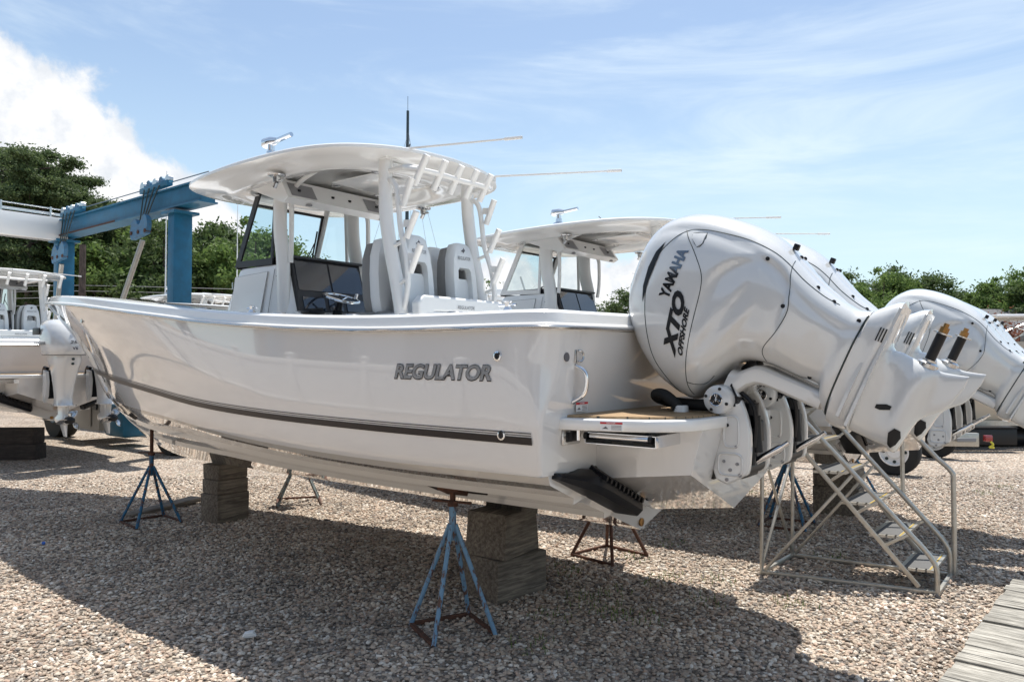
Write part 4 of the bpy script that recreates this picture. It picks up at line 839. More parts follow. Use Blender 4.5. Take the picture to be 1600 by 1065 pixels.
# ------------------------------------------------------------ jack stands
def jack_stand(loc, h, rot, label, paint, r_=.33, pad=True, hub=.70, padrot=(0, 0)):
    root = empty('jack_stand', loc, rot, label, 'jack stand', 'steel jack stands propping the boats')
    ft = [Vector((r_*math.cos(a), r_*math.sin(a), .015)) for a in (R(-80), R(10), R(100), R(190))]
    for i, f in enumerate(ft):
        mb = MB(); mb.tube([f, Vector((.02*math.cos(math.atan2(f.y, f.x)), .02*math.sin(math.atan2(f.y, f.x)), hub))], .0155, 10); mb.build('leg', paint, root, 60)
    mb = MB()
    for i in (0, 1, 3): mb.bar(ft[i]+Vector((0, 0, .005)), ft[(i+1) % 4]+Vector((0, 0, .005)), .024, .024, 0)
    mb.build('base_frame', rust, root)
    mb = MB(); mb.tube([(0, 0, hub-.10), (0, 0, hub+.12)], .024, 14); mb.build('sleeve', paint, root, 60)
    mb = MB(); mb.tube([(0, 0, hub), (0, 0, h-.03)], .019, 12); mb.build('screw_post', rust, root, 60)
    mb = MB(); mb.bar((-.14, 0, hub+.15), (.14, .02, hub+.15), .03, .012); mb.lathe([(0, 0), (.035, 0), (.035, .03), (0, .03)], (0, 0, hub+.12), 'Z', 10, False); mb.build('screw_handle', rust, root)
    if pad:
        m3 = Matrix.Rotation(padrot[0], 3, 'Y') @ Matrix.Rotation(padrot[1], 3, 'X')
        mb = MB(); mb.box((0, 0, h), (.40, .26, .03), m3, .004); p_ = mb.build('pad', darkt, root)
        mb = MB(); mb.box((0, 0, h-.03), (.16, .14, .03), m3, .004); mb.build('pad_bracket', rust, p_)
    return root
rz0 = UA
def zb(s, t_): return .64+.47*abs(t_)/1.2*(1 if s < 2 else 1+.25*(s-2))
jack_stand(bw(-.24, .86), .95, rz0+R(10), 'peeling light blue jack stand beside the timber blocks under the foreground boat stern', standb, .30, True, .70, (0, R(22)))
jack_stand(bw(4.55, .50), 1.12, rz0+R(30), 'blue and rust jack stand under the foreground boat bow', standd, .33, True, .62, (R(-4), R(26)))
jack_stand(bw(4.25, -1.2), 1.17, rz0, 'faded grey blue jack stand on the far side between bow timbers and stern stand', standg, .36, True, .55, (0, R(-24)))
jack_stand(bw(-.10, -1.38), 1.0, rz0+R(25), 'rusty brown jack stand behind the stern trim tab', rust, .34, True, .62, (0, R(-20)))
jack_stand(bw(-.95, -3.95+.3), 1.05, rz0+R(40), 'deep blue jack stand seen behind the ladder left legs', standd, .34, True, .66, (0, R(20)))
jack_stand(bw(-1.1, -5.7), 1.05, rz0+R(15), 'deep blue jack stand behind the ladder upper steps', standd, .34, True, .6, (0, R(-20)))
# ------------------------------------------------------------ rolling ladder
ld = empty('boarding_stairs', (2.073, 6.229, 0), 0, 'aluminium boarding stairs standing by the tilted outboards', 'stairs')
NLp, FLp, NRp, FRp = Vector((0, 0, 0)), Vector((.459, .542, 0)), Vector((1.149, -.555, 0)), Vector((1.53, -.073, 0))
def lp(f, w_, z_):
    a = NLp.lerp(NRp, f); b_ = FLp.lerp(FRp, f); p = a.lerp(b_, w_); return Vector((p.x, p.y, z_))
def lbar(a, b_, nm='rail', w_=.030, h_=.030):
    mb = MB(); mb.bar(a, b_, w_, h_, .004); return mb.build(nm, alum, ld, 30)
for w_ in (0, 1):
    lbar(lp(0, w_, .02), lp(1, w_, .02), 'base_rail')
lbar(lp(0, 0, .02), lp(0, 1, .02), 'base_rail'); lbar(lp(1, 0, .02), lp(1, 1, .02), 'base_rail')
H0 = 1.62
fz = lambda z_: 1-(z_-.10)/(1.60-.10)*1.0      # stringer: f from z
for w_ in (0, 1):
    mb = MB(); mb.tube(smooth_path([lp(.995, w_, 0), lp(.995, w_, .18), lp(.975, w_, .26), lp(.93, w_, .34)], 5)+[lp(.93-(z_-.34)*.70, w_, z_) for z_ in (.6, 1.0, 1.5, 1.66)], .020, 10); mb.build('handrail', alum, ld, 60)
    lbar(lp(.90, w_, .05), lp(.90-1.42*.66, w_, 1.50), 'stringer', .028, .034)
for k in range(6):
    z_ = .18+.235*k; f1 = .985-(z_-.18)*.68; f0 = f1-.20
    mb = MB(); 
    for q in range(4):
        fa = lerp(f0, f1, q/4)+.005; fb = lerp(f0, f1, (q+1)/4)-.005
        mb.add([lp(fa, .03, z_), lp(fb, .03, z_), lp(fb, .97, z_), lp(fa, .97, z_), lp(fa, .03, z_-.02), lp(fb, .03, z_-.02), lp(fb, .97, z_-.02), lp(fa, .97, z_-.02)], [(0, 1, 2, 3), (4, 7, 6, 5), (0, 4, 5, 1), (1, 5, 6, 2), (2, 6, 7, 3), (3, 7, 4, 0)])
    st_ = mb.build('step', alum, ld)
    mb = MB(); fa, fb = f1-.033, f1-.025; mb.add([lp(fa, .05, z_+.002), lp(fb, .05, z_+.002), lp(fb, .95, z_+.002), lp(fa, .95, z_+.002)], [(0, 1, 2, 3)]); mb.build('grip_strip', mat('grip_yellow', (.45, .30, .03), .6) if k == 0 else bpy.data.materials['grip_yellow'], st_)
    mb = MB(); fa, fb = f0+.03, f1-.04; mb.add([lp(fa, .08, z_+.0015), lp(fb, .08, z_+.0015), lp(fb, .92, z_+.0015), lp(fa, .92, z_+.0015)], [(0, 1, 2, 3)]); mb.build('tread_pad', mat('tread', (.11, .11, .11), .8) if k == 0 else bpy.data.materials['tread'], st_)
    for w_ in (0, 1):
        zh = z_+.03; fh = .93-(zh-.34)*.70; zs = zh-.11; lbar(lp(fh, w_, zh), lp(.90-(zs-.05)/1.547, w_, zs), 'step_brace', .022, .022) if k else None
for w_ in (0, 1):
    mb = MB(); mb.tube([lp(.0, w_, 0), lp(.01, w_, 1.0), lp(.02, w_, 1.60)], .017, 8); mb.build('rear_post', alum, ld, 60)
    lbar(lp(0.02, w_, .04), lp(.55, w_, .875), 'side_brace', .024, .024)
lbar(lp(.0, 0, .05), lp(.02, 1, 1.0), 'cross_brace', .022, .022); lbar(lp(.0, 1, .05), lp(.02, 0, 1.0), 'cross_brace', .022, .022)
mb = MB(); mb.add([lp(-.08, 0, 1.60), lp(.18, 0, 1.60), lp(.18, 1, 1.60), lp(-.08, 1, 1.60), lp(-.08, 0, 1.57), lp(.18, 0, 1.57), lp(.18, 1, 1.57), lp(-.08, 1, 1.57)], [(0, 1, 2, 3), (4, 7, 6, 5), (0, 4, 5, 1), (1, 5, 6, 2), (2, 6, 7, 3), (3, 7, 4, 0)]); mb.build('platform', alum, ld)
mb = MB(); mb.tube(smooth_path([lp(1.02, 1.02, .02), lp(1.02, 1.02, .75), lp(1.01, 1.02, .86), lp(.93, 1.02, .96)], 5)+[lp(.93-(z_-.96)*.70, 1.02, z_) for z_ in (1.2, 1.5)], .020, 10); mb.tube([lp(.72, 1.02, .62), lp(.72, 1.02, 1.20)], .018, 8); mb.build('guard_rail', alum, ld, 60)
# ------------------------------------------------------------ travel lift
lf = empty('travel_lift', (0, 0, 0), 0, 'blue steel travel lift gantry with a white cross beam at the left', 'boat lift')
PA = Vector((-10.5, 17.4, 0)); PB = Vector((-6.3, 14.07, 0)); PC = PA+PV*10.5; PD = PB+PV*10.5
dA = (PB-PA).normalized()
for nm, p in (('post', PA), ('post', PB), ('post', PC), ('post', PD)):
    mb = MB(); m3 = Matrix((dA, Vector((-dA.y, dA.x, 0)), Vector((0, 0, 1)))).transposed(); mb.box(p+Vector((0, 0, 2.55)), (.24, .36, 4.1), m3, .01); 
    for z_ in (4.55,): mb.box(p+Vector((0, 0, z_)), (.50, .50, .05), m3)
    mb.build(nm, bluep, lf)
    mb = MB(); c0 = p; ax = Vector((-dA.y, dA.x, 0))
    mb.tube([c0+ax*-.19+Vector((0, 0, .55)), c0+ax*.19+Vector((0, 0, .55))], .55, 28); wh = mb.build('wheel', rubber, lf, 40)
    mb = MB(); mb.tube([c0+ax*-.20+Vector((0, 0, .55)), c0+ax*.20+Vector((0, 0, .55))], .22, 20); mb.build('wheel_rim', bluep, wh, 40)
for a, b_ in ((PA, PB), (PC, PD)):
    mb = MB(); A_ = a-dA*.35+Vector((0, 0, 4.83)); B_ = b_+dA*1.0+Vector((0, 0, 4.83)); mb.bar(A_, B_, .28, .34, .01)
    for z_ in (-.18, .18): mb.bar(A_+Vector((0, 0, z_)), B_+Vector((0, 0, z_)), .38, .03)
    sbm = mb.build('side_beam', bluep, lf)
    mb = MB(); nn = Vector((dA.y, -dA.x, 0)); mb.bar(A_+dA*.3+nn*.194+Vector((0, 0, -.18)), A_+dA*3.4+nn*.194+Vector((0, 0, -.175)), .008, .035); mb.build('rusted_flange_edge', rust, sbm)
    mb = MB(); mb.bar(a-dA*.2+Vector((0, 0, .75)), b_+dA*.2+Vector((0, 0, .75)), .25, .3); mb.build('base_beam', bluep, lf)
mb = MB(); mb.bar(PA+Vector((0, 0, 4.80)), PC+Vector((0, 0, 4.80)), .40, .52, .01); mb.build('cross_beam', gelw, lf)
mb = MB(); mb.bar(PA+Vector((0, 0, 5.14)), PC+Vector((0, 0, 5.14)), .03, .03); mb.tube([PA+Vector((0, 0, 5.28)), PA+PV*8+Vector((0, 0, 5.34))], .014, 6); mb.tube([PA+Vector((0, .1, 5.18)), PA+PV*8+Vector((0, .1, 5.2))], .02, 6)
for k in range(8): mb.tube([PA+PV*(k+.3)+Vector((0, 0, 5.05)), PA+PV*(k+.3)+Vector((0, 0, 5.32))], .02, 6)
mb.build('service_line', steel, lf)
mb = MB()
for k in range(16): mb.tube([PA+dA*(1+.001)+Vector((0, 0, 5.22)), PB+dA*1.0+Vector((0, 0, 5.20))], .012, 6) if k == 0 else None
mb.build('hoist_cable', lead, lf)
def hoist(f, zb_, pole_to):
    c0 = PA.lerp(PB, f)+Vector((0, 0, 5.10)); front = Vector((dA.y, -dA.x, 0))*.20
    mb = MB(); mb.bar(c0-dA*.55+front*.8, c0+dA*.55+front*.8+Vector((0, 0, .03)), .12, .10, .01); hb = mb.build('hoist_carriage', bluep, lf)
    for k in range(5):
        q = c0+dA*(-.5+.25*k)+Vector((0, 0, .10)); mb = MB(); mb.tube([q+front*.55, q+front*.95], .085, 16); mb.build('sheave', bluel if k % 2 else steel, hb, 40)
    mb = MB(); hbk = c0-dA*.25+front*1.4; hbk.z = zb_
    for k in range(4): mb.tube([c0+dA*(-.3+.2*k)+front*1.2, hbk+dA*(-.12+.08*k)+Vector((0, 0, .2))], .012, 6)
    mb.build('hoist_cable', dark, lf)
    mb = MB(); pol = [(-.30, -.14), (-.36, .02), (-.30, .18), (-.20, .25), (-.10, .20), (-.03, .10), (.05, .10), (.12, .20), (.22, .25), (.32, .18), (.36, .02), (.30, -.14)]
    mb.prism([hbk+dA*a+Vector((0, 0, b_+a*.12)) for a, b_ in pol], front*.45); bl_ = mb.build('hook_block', bluel, lf)
    mb = MB()
    for a in (-.28, .0, .28): mb.tube([hbk+dA*a-front*.06+Vector((0, 0, -.05)), hbk+dA*a+front*.52+Vector((0, 0, -.05))], .04, 10)
    mb.build('block_pin', rust, bl_)
    mb = MB(); mb.tube([hbk+Vector((0, 0, -.2)), Vector(pole_to)], .05, 10); mb.build('spreader_pole', alum, lf, 60)
hoist(.16, 4.15, (-10.9, 17.6, 1.6)); hoist(.88, 4.30, (-7.9, 14.6, 2.2))
mb = MB(); m3 = Matrix((dA, Vector((-dA.y, dA.x, 0)), Vector((0, 0, 1)))).transposed(); c0 = PA.lerp(PB, .34)+PV*-.3
mb.box(c0+Vector((0, 0, .78)), (1.25, 1.0, 1.0), m3, .02); cab = mb.build('machinery_cabinet', mat('cabinet_grey', (.42, .41, .39), .5), lf)
mb = MB(); mb.box(c0+PV*.53+dA*-.1+Vector((0, 0, .78)), (.8, .02, .85), m3, .01); dr_ = mb.build('cabinet_door', bpy.data.materials['cabinet_grey'], cab)
mb = MB(); mb.box(c0+PV*.53+dA*.5+Vector((0, 0, .95)), (.18, .03, .45), m3); mb.build('cabinet_vent', blackp, cab)
mb = MB(); mb.box(c0+PV*.2+dA*1.35+Vector((0, 0, .55)), (.9, .7, .7), m3, .12); mb.build('fuel_tank', bluep, lf)
# ------------------------------------------------------------ trees
leafm = {}
def leaf_mat(name, c1, c2):
    m = bpy.data.materials.new(name); m.use_nodes = True; t = m.node_tree; b = t.nodes['Principled BSDF']; b.inputs['Roughness'].default_value = .6; b.inputs['Specular IOR Level'].default_value = .25
    gi = N(t, 'ShaderNodeNewGeometry'); x = N(t, 'ShaderNodeMix', data_type='RGBA'); L(t, gi.outputs['Random Per Island'], x.inputs[0]); x.inputs[6].default_value = (*c1, 1); x.inputs[7].default_value = (*c2, 1); L(t, x.outputs[2], b.inputs['Base Color'])
    tl_ = N(t, 'ShaderNodeBsdfTranslucent'); L(t, x.outputs[2], tl_.inputs[0]); ms = N(t, 'ShaderNodeMixShader'); ms.inputs[0].default_value = .38; L(t, b.outputs[0], ms.inputs[1]); L(t, tl_.outputs[0], ms.inputs[2]); L(t, ms.outputs[0], t.nodes['Material Output'].inputs[0])
    return m
lm = {'pine': leaf_mat('pine_needles', (.055, .09, .036), (.14, .185, .075)), 'oak': leaf_mat('leaf_green', (.05, .085, .03), (.13, .18, .065)), 'light': leaf_mat('leaf_light', (.08, .14, .035), (.19, .27, .08)), 'red': leaf_mat('leaf_red', (.16, .06, .04), (.24, .10, .06))}
bark = wood('bark', (.16, .12, .10), (.06, .045, .04), (8, 8, 1.5), .95, .8)
def leaf_cloud(clumps, per, size, seed):
    r_ = np.random.default_rng(seed); VV = []
    for (cx_, cy_, cz_, rx, ry, rz_) in clumps:
        n = int(per*(rx*ry*rz_)**.55); d = r_.normal(size=(n, 3)); d /= np.linalg.norm(d, axis=1)[:, None]; rad = np.minimum(np.abs(r_.normal(size=(n, 1)))*.75, 1.7)
        c_ = np.array([cx_, cy_, cz_])+d*rad*np.array([rx, ry, rz_])
        u = r_.normal(size=(n, 3)); u /= np.linalg.norm(u, axis=1)[:, None]; v = np.cross(u, r_.normal(size=(n, 3))); v /= np.linalg.norm(v, axis=1)[:, None]
        s_ = (size*(.6+.8*r_.random(n)))[:, None]
        VV.append(np.stack([c_-u*s_, c_+v*s_*.45, c_+u*s_, c_-v*s_*.45], 1))
    V = np.concatenate(VV).reshape(-1, 3); n = len(V)//4; return V, n
def make_tree(name, kind, h, seed, label, group, loc, per=150, size=.16, spread=1, mk=None):
    rd = random.Random(seed); root = empty(name, loc, rd.uniform(0, 6.28), label, 'tree', group)
    mb = MB(); clumps = []
    if kind == 'pine':
        lean = rd.uniform(-.3, .3); tr = [(lean*z_*z_/h/h, .15*math.sin(z_*.5+seed), z_) for z_ in [h*i/9 for i in range(10)]]; mb.tube(tr, [.26*(1-.85*i/9) for i in range(10)], 10)
        for k in range(40):
            z_ = h*(.40+.58*k/40+rd.uniform(-.02, .02)); a = rd.uniform(0, 6.28); ln_ = spread*h*.26*(1.08-(z_/h-.36))*rd.uniform(.55, 1.1); p0 = Vector((lean*(z_/h)**2, 0, z_)); p1 = p0+Vector((math.cos(a)*ln_, math.sin(a)*ln_, ln_*.25)); mb.tube([p0, p0.lerp(p1, .5)+Vector((0, 0, -.05)), p1], [.06, .04, .015], 6)
            [clumps.append((p0.lerp(p1, f_).x+rd.uniform(-.5, .5), p0.lerp(p1, f_).y+rd.uniform(-.5, .5), p0.lerp(p1, f_).z+rd.uniform(.0, .35), rd.uniform(.30, .52), rd.uniform(.30, .52), rd.uniform(.18, .30))) for f_ in (.45, .65, .8, .9, 1.0, 1.05)]
        clumps.append((lean, 0, h-.1, .7, .7, .6))
    else:
        tr = [(0, 0, 0), (.1, 0, h*.2), (.05, .1, h*.4), (.1, 0, h*.7)]; mb.tube(tr, [.03*h, .022*h, .015*h, .006*h], 10)
        for k in range(60):
            a = rd.uniform(0, 6.28); el = rd.uniform(-.35, 1); ln_ = rd.uniform(.45, 1.15)*(1+.22*math.sin(3*a+seed)); cz_ = h*(.55+.36*el*ln_); rr_ = spread*h*.36*math.sqrt(max(.08, 1-(el*ln_)**2))*ln_; p1 = Vector((math.cos(a)*rr_, math.sin(a)*rr_, cz_)); p0 = Vector((.05, 0, h*rd.uniform(.22, .5)))
            mb.tube([p0, p0.lerp(p1, .5)+Vector((0, 0, .1*h*.3)), p1], [.009*h, .006*h, .002*h], 6); s_ = h*rd.uniform(.035, .085); clumps.append((p1.x, p1.y, p1.z, s_*1.2, s_*1.2, s_*.8)); clumps.append((p1.x+rd.uniform(-.1, .1)*h, p1.y+rd.uniform(-.1, .1)*h, p1.z+rd.uniform(-.07, .07)*h, s_, s_, s_*.6))
    mb.build('trunk', bark, root, 60)
    V, n = leaf_cloud(clumps, per, size, seed); me = bpy.data.meshes.new('crown'); F_ = np.arange(n*4).astype(np.int32)
    me.vertices.add(n*4); me.vertices.foreach_set('co', V.ravel().astype(np.float32)); me.loops.add(n*4); me.loops.foreach_set('vertex_index', F_); me.polygons.add(n); me.polygons.foreach_set('loop_start', np.arange(0, n*4, 4, dtype=np.int32)); me.update(calc_edges=True)
    me.materials.append(lm[mk or kind]); o = bpy.data.objects.new('crown', me); COL.objects.link(o); o.parent = root
    return root
pines = [make_tree('pine_tree', 'pine', 12.5, 11+i, '', 'pine trees at the left', (0, 0, 0), 1700, .08, 1.0) for i in range(3)]
oaks = [make_tree('broadleaf_tree', 'oak', 9, 31+i, '', 'broadleaf trees along the back of the yard', (0, 0, 0), 760, .12, 1.0) for i in range(3)]
def atpx(px, Y): return (px-800)/1163*Y
def place(protos, k, px, Y, h, base, label, group, cat='tree', mk=None):
    p = protos[k % len(protos)]; o = p if 'used' not in p else copy_tree(p)
    p['used'] = 1
    o.location = (atpx(px, Y), Y, 0); s_ = h/base; o.scale = (s_, s_, s_); o.rotation_euler = (0, 0, random.uniform(0, 6.28)); o['label'] = label; o['group'] = group
    if mk:
        for ch in bpy.data.objects:
            if ch.parent == o and ch.name.startswith('crown'): ch.data = ch.data.copy(); ch.data.materials[0] = lm[mk]
    return o
HGT = lambda y_, Y: 1.78+(562-y_)*Y/1163
ip = [(-60, 38, 245), (-5, 41, 238), (42, 37, 236), (92, 40, 262), (132, 38, 305), (15, 48, 275), (70, 50, 270), (160, 44, 345), (172, 41, 318), (205, 43, 342)]
ipl = ['tall dark pine cut off by the left edge of the photo', 'tall pine second from the left edge, above the white cross beam', 'tallest pine, its crown highest above the white cross beam', 'pine whose crown slopes down towards the blue beam', 'shorter pine right behind the left end of the blue beam', 'dark pine in the back row filling in above the left T-top', 'dark pine in the back row between the two tallest pines', 'lowest pine, just under the blue beam beside the utility pole', 'pine showing just above the left half of the blue beam', 'pine behind the middle of the blue beam']
for i, (px, Y, ty) in enumerate(ip): place(pines, i, px, Y, HGT(ty, Y), 12.6, ipl[i], 'pine trees at the left')
io = [(168, 44, 338, 0), (193, 38, 356, 1), (222, 42, 336, 0), (252, 37, 366, 0), (278, 45, 352, 1), (315, 40, 350, 0), (346, 43, 378, 0), (392, 38, 358, 2), (425, 46, 385, 0), (360, 52, 380, 0), (0, 52, 330, 0), (60, 55, 330, 0), (120, 54, 350, 0), (200, 56, 365, 0), (265, 58, 370, 0), (30, 47, 400, 0), (95, 46, 395, 0), (145, 49, 380, 0),
      (1347, 62, 431, 0), (1378, 55, 427, 0), (1418, 58, 420, 0), (1462, 60, 446, 0), (1503, 66, 452, 0), (1536, 58, 444, 0), (1566, 54, 432, 1), (1602, 56, 436, 2), (1650, 52, 425, 0), (1700, 60, 430, 0)]
BR = 'shadowed tree in the back row at the left, mostly hidden by nearer trees'
iol = ['green tree just right of the utility pole, under the blue beam', 'lighter green tree between the two blue lift posts, nearer the left post', 'green tree midway between the two blue lift posts', 'green tree directly behind the near blue lift post', 'lighter green tree just right of the near blue lift post', 'round green tree between the near lift post and the console side window', 'green tree seen just left of the console side window', 'bright yellow green tree seen through the console side window', 'green tree seen through the windscreen of the foreground boat']+[BR]*9+['slim green tree directly right of the far outboard crown of the foreground boat', 'tall green tree with the highest crown left of the far right outboards', 'green tree rising behind the crown of the far right outboards', 'green tree just right of the crown of the far right outboards', 'low green tree in the dip of the skyline at the right', 'ragged green tree left of the grey house roof', 'bright green tree above the grey house roof', 'brightest yellow green tree at the right edge of the photo', 'green tree just beyond the right edge', 'green tree farther beyond the right edge']
for i, (px, Y, ty, mk) in enumerate(io):
    side_ = 'left' if px < 700 else 'right'
    place(oaks, i, px, Y, HGT(ty, Y)*1.03, 9.0, iol[i], 'broadleaf trees along the back of the yard, '+side_, mk=(None, 'light', 'light')[mk])
place(oaks, 1, 728, 40, HGT(436, 40), 9.0, 'small tree peeping out between the helm seats and the rear pillar', 'lone small trees'); place(oaks, 2, 996, 34, HGT(446, 34), 9.0, 'small tree just left of the big outboard cowling', 'lone small trees')
def low_hedge(px0, px1, Y, ty, mk, label, seed):
    cl = []; rd = random.Random(seed); x0, x1 = atpx(px0, Y), atpx(px1, Y); h = HGT(ty, Y); k = x0
    while k < x1: cl.append((k, Y+rd.uniform(-.8, .8), h*rd.uniform(.25, .75), 1.1, 1.0, h*rd.uniform(.25, .38))); k += .45
    V, n = leaf_cloud(cl, 900, .11, seed); me = bpy.data.meshes.new('shrub'); me.vertices.add(n*4); me.vertices.foreach_set('co', V.ravel().astype(np.float32)); me.loops.add(n*4); me.loops.foreach_set('vertex_index', np.arange(n*4).astype(np.int32)); me.polygons.add(n); me.polygons.foreach_set('loop_start', np.arange(0, n*4, 4, dtype=np.int32)); me.update(calc_edges=True); me.materials.append(lm[mk])
    o = bpy.data.objects.new('shrub_mass', me); COL.objects.link(o); tag(o, label, 'shrubs', kind='stuff')
low_hedge(-200, 470, 56, 440, 'oak', 'dark undergrowth filling in below the trees at the left', 5)
low_hedge(1340, 1780, 68, 474, 'oak', 'green undergrowth below the trees at the right', 6)
low_hedge(380, 1420, 82, 506, 'oak', 'distant low line of trees behind the boats', 9)
low_hedge(1560, 1640, 44, 492, 'red', 'reddish brown shrub in front of the house roof at the right edge', 8)
# ------------------------------------------------------------ house, masts, lines
hs = empty('house', (atpx(1600, 52), 52, 0), R(8), 'house with a grey shingle roof among the trees at the right edge', 'house')
mb = MB(); mb.box((0, 0, 1.7), (10, 7, 3.4)); mb.build('wall', mat('house_wall', (.55, .5, .44), .8), hs)
mb = MB(); mb.prism([(-5.4, -4.0, 3.3), (-5.4, 0, 5.3), (-5.4, 4.0, 3.3), (-5.4, 3.9, 3.15), (-5.4, 0, 5.1), (-5.4, -3.9, 3.15)], (10.8, 0, 0)); mb.build('roof', mat('shingle', (.12, .12, .13), .9, bump=(30, .4, .02), var=(18, .5, (.17, .17, .17))), hs)
for x_ in (-3, 0, 3):
    mb = MB(); mb.box((x_, -3.52, 1.9), (1.1, .06, 1.2)); wn = mb.build('window', screen, hs); mb = MB(); mb.box((x_, -3.56, 1.28), (1.3, .1, .06)); mb.build('sill', gelw, wn)
sb = empty('sailboat', (atpx(634, 60), 60, 0), R(20), 'tall dark sailboat mast with rigging rising behind the hardtop', 'sailboat')
mb = MB(); mb.rings([[Vector((s_*a, b_*w_, z_)) for a, b_ in ((0, -1), (.0, 1), (.35, 1.15), (.7, .75), (1, 0), (.7, -.75), (.35, -1.15))] for s_, w_, z_ in ((9, .5, .2), (10.5, 1.3, 1.0), (11.5, 1.5, 1.9))]); mb.v = [(x_-5.5, y_, z_) for x_, y_, z_ in mb.v]; mb.build('hull', gelw, sb)
mm = mat('mast_dark', (.03, .05, .06), .4); mb = MB(); mb.tube([(0, 0, 1.5), (.1, 0, 22)], [.16, .11], 10); ms_ = mb.build('mast', mm, sb)
mb = MB(); mb.tube([(0, -1.3, 18.9), (.1, 0, 18.6), (0, 1.3, 18.9)], .05, 6); mb.build('spreader', mm, ms_); mb = MB(); mb.tube([(.1, 0, 21.9), (.1, 0, 23.2)], .02, 5); mb.build('masthead_rod', mm, ms_)
mb = MB()
for x_, y_ in ((4.5, 0), (-5, 0), (0, 1.6), (0, -1.6), (1, 1.5), (-1.5, -1.5), (2.8, -.5)): mb.tube([(.1, 0, 21.5-abs(x_)*.3), (x_*1.1, y_*1.0, 1.9)], .012, 4)
mb.build('rigging', lead, sb)
up_ = empty('utility_pole', (atpx(127, 33), 33, 0), 0, 'brown wooden utility pole behind the blue lift post', 'pole')
mb = MB(); mb.tube([(0, 0, 0), (0, 0, 6.9)], [.17, .13], 10); mb.build('pole_shaft', bark, up_); mb = MB(); mb.box((0, 0, 4.2), (.5, .1, .12)); mb.build('crossarm', steel, up_)
for i, z_ in enumerate((4.2, 4.55, 4.85, 5.1)):
    mb = MB(); mb.tube(smooth_path([(-60, 34, z_+1.0), (-30, 34, z_+.0), (atpx(127, 33), 33.2, z_), (-5, 33.6, z_-.35), (-1, 33.8, z_-.3)], 6), .014, 4); o = mb.build('overhead_wire', lead); tag(o, ('lowest', 'second lowest', 'second highest', 'highest')[i]+' of the four thin overhead wires crossing before the left trees', 'wire', 'overhead wires')
mb = MB(); mb.tube(smooth_path([(10, 62, 9), (30, 58, 7.2), (60, 60, 8)], 6), .02, 4); o = mb.build('overhead_wire', lead); tag(o, 'overhead wire across the trees at the right', 'wire')
# tuna tower boat, far behind between the two T-tops
tw = empty('tower_boat', (atpx(778, 27), 27, 0), R(25), 'white boat with a tubular tower and small canopy, far behind the foreground rear pillar', 'boat')
mb = MB(); mb.rings([[Vector((s_*a-4, b_*w_, z_)) for a, b_ in ((0, -1), (.0, 1), (.45, 1.1), (.75, .75), (1, 0), (.75, -.75), (.45, -1.1))] for s_, w_, z_ in ((8, .6, .4), (9.2, 1.3, 1.2), (10, 1.5, 2.3))]); mb.build('hull', gelw, tw)
mb = MB()
for x_ in (-1, 1):
    for y_ in (-1, 1): mb.tube([(x_*1.15, y_*1.3, 2.2), (x_*.55, y_*.75, 4.75)], .04, 8)
for z_, k in ((3.2, .95), (4.0, .8)): mb.tube([(-k, -1.25*k, z_), (k, -1.25*k, z_), (k, 1.25*k, z_), (-k, 1.25*k, z_), (-k, -1.25*k, z_)], .03, 6, False)
mb.build('tower_frame', tubew, tw); mb = MB(); mb.box((0, 0, 3.85), (1.5, 1.9, .1), None, .03); mb.box((-.1, 0, 4.1), (.6, .7, .5), None, .1); mb.build('tower_platform', gelw, tw)
# ------------------------------------------------------------ right background: trailer, pontoon, bimini boat
trl = empty('boat_trailer', (0, 0, 0), 0, 'aluminium boat trailer with a white spoked wheel and red tail light behind the stairs', 'trailer')
def wheel(c, ax, r_, wd, parent, rim=.58):
    c = Vector(c); mb = MB(); prof = [(r_*rim, -wd/2), (r_*.93, -wd/2), (r_, -wd*.36), (r_, wd*.36), (r_*.93, wd/2), (r_*rim, wd/2)]; n = 36; ring = []
    ax = Vector(ax).normalized(); X = Vector((0, 0, 1)); Y = ax.cross(X)
    for rr_, h in prof: ring.append([c+ax*h+rr_*(math.cos(2*math.pi*k/n)*X+math.sin(2*math.pi*k/n)*Y) for k in range(n)])
    mb.rings(ring, False); wo = mb.build('wheel', rubber, parent, 40)
    mb = MB(); ring = [[c+ax*h+rr_*(math.cos(2*math.pi*k/n)*X+math.sin(2*math.pi*k/n)*Y) for k in range(n)] for rr_, h in ((r_*rim*1.02, -wd/2-.004), (r_*rim*.93, -wd/2-.004), (r_*rim*.9, -wd*.25), (r_*rim*.55, -wd*.22), (r_*rim*.45, -wd*.34), (.01, -wd*.34))]
    mb.rings(ring, False); rm_ = mb.build('rim', gelw, wo, 40)
    mb = MB()
    for k in range(8):
        a = 2*math.pi*k/8; q = c+ax*(-wd*.25)+r_*rim*.73*(math.cos(a)*X+math.sin(a)*Y); mb.tube([q-ax*.012, q+ax*.002], r_*.07, 8)
    mb.build('rim_hole', dark, rm_)
ax = -PV
o1 = Vector((5.95, 11.6, 0)); wheel(o1+Vector((0, 0, .36)), ax, .36, .22, trl); wheel(o1-U*2.1*0+Vector((1.75, 2.0, .36)), ax, .36, .22, trl); wheel(o1+U*.85+Vector((0, 0, .36)), ax, .36, .22, trl)
A_ = Vector((8.3, 13.3, .36)); 
mb = MB(); mb.bar(A_+Vector((.0, 0, 0)), A_+Vector((-2.2, .25, 0)), .10, .24, .01); mb.bar(A_+Vector((-2.2, .25, 0)), A_+Vector((-2.2, .25, 0))+U*4, .1, .2); mb.bar(o1+Vector((0, 0, .62)), o1+U*5+Vector((0, 0, .62)), .08, .14); mb.bar(o1+Vector((0, 0, .36)), o1-PV*1.9+Vector((0, 0, .36)), .06, .06); mb.bar(A_+Vector((-2.2, .25, 0)), o1+Vector((0, 0, .62)), .08, .14); mb.build('frame', alum, trl)
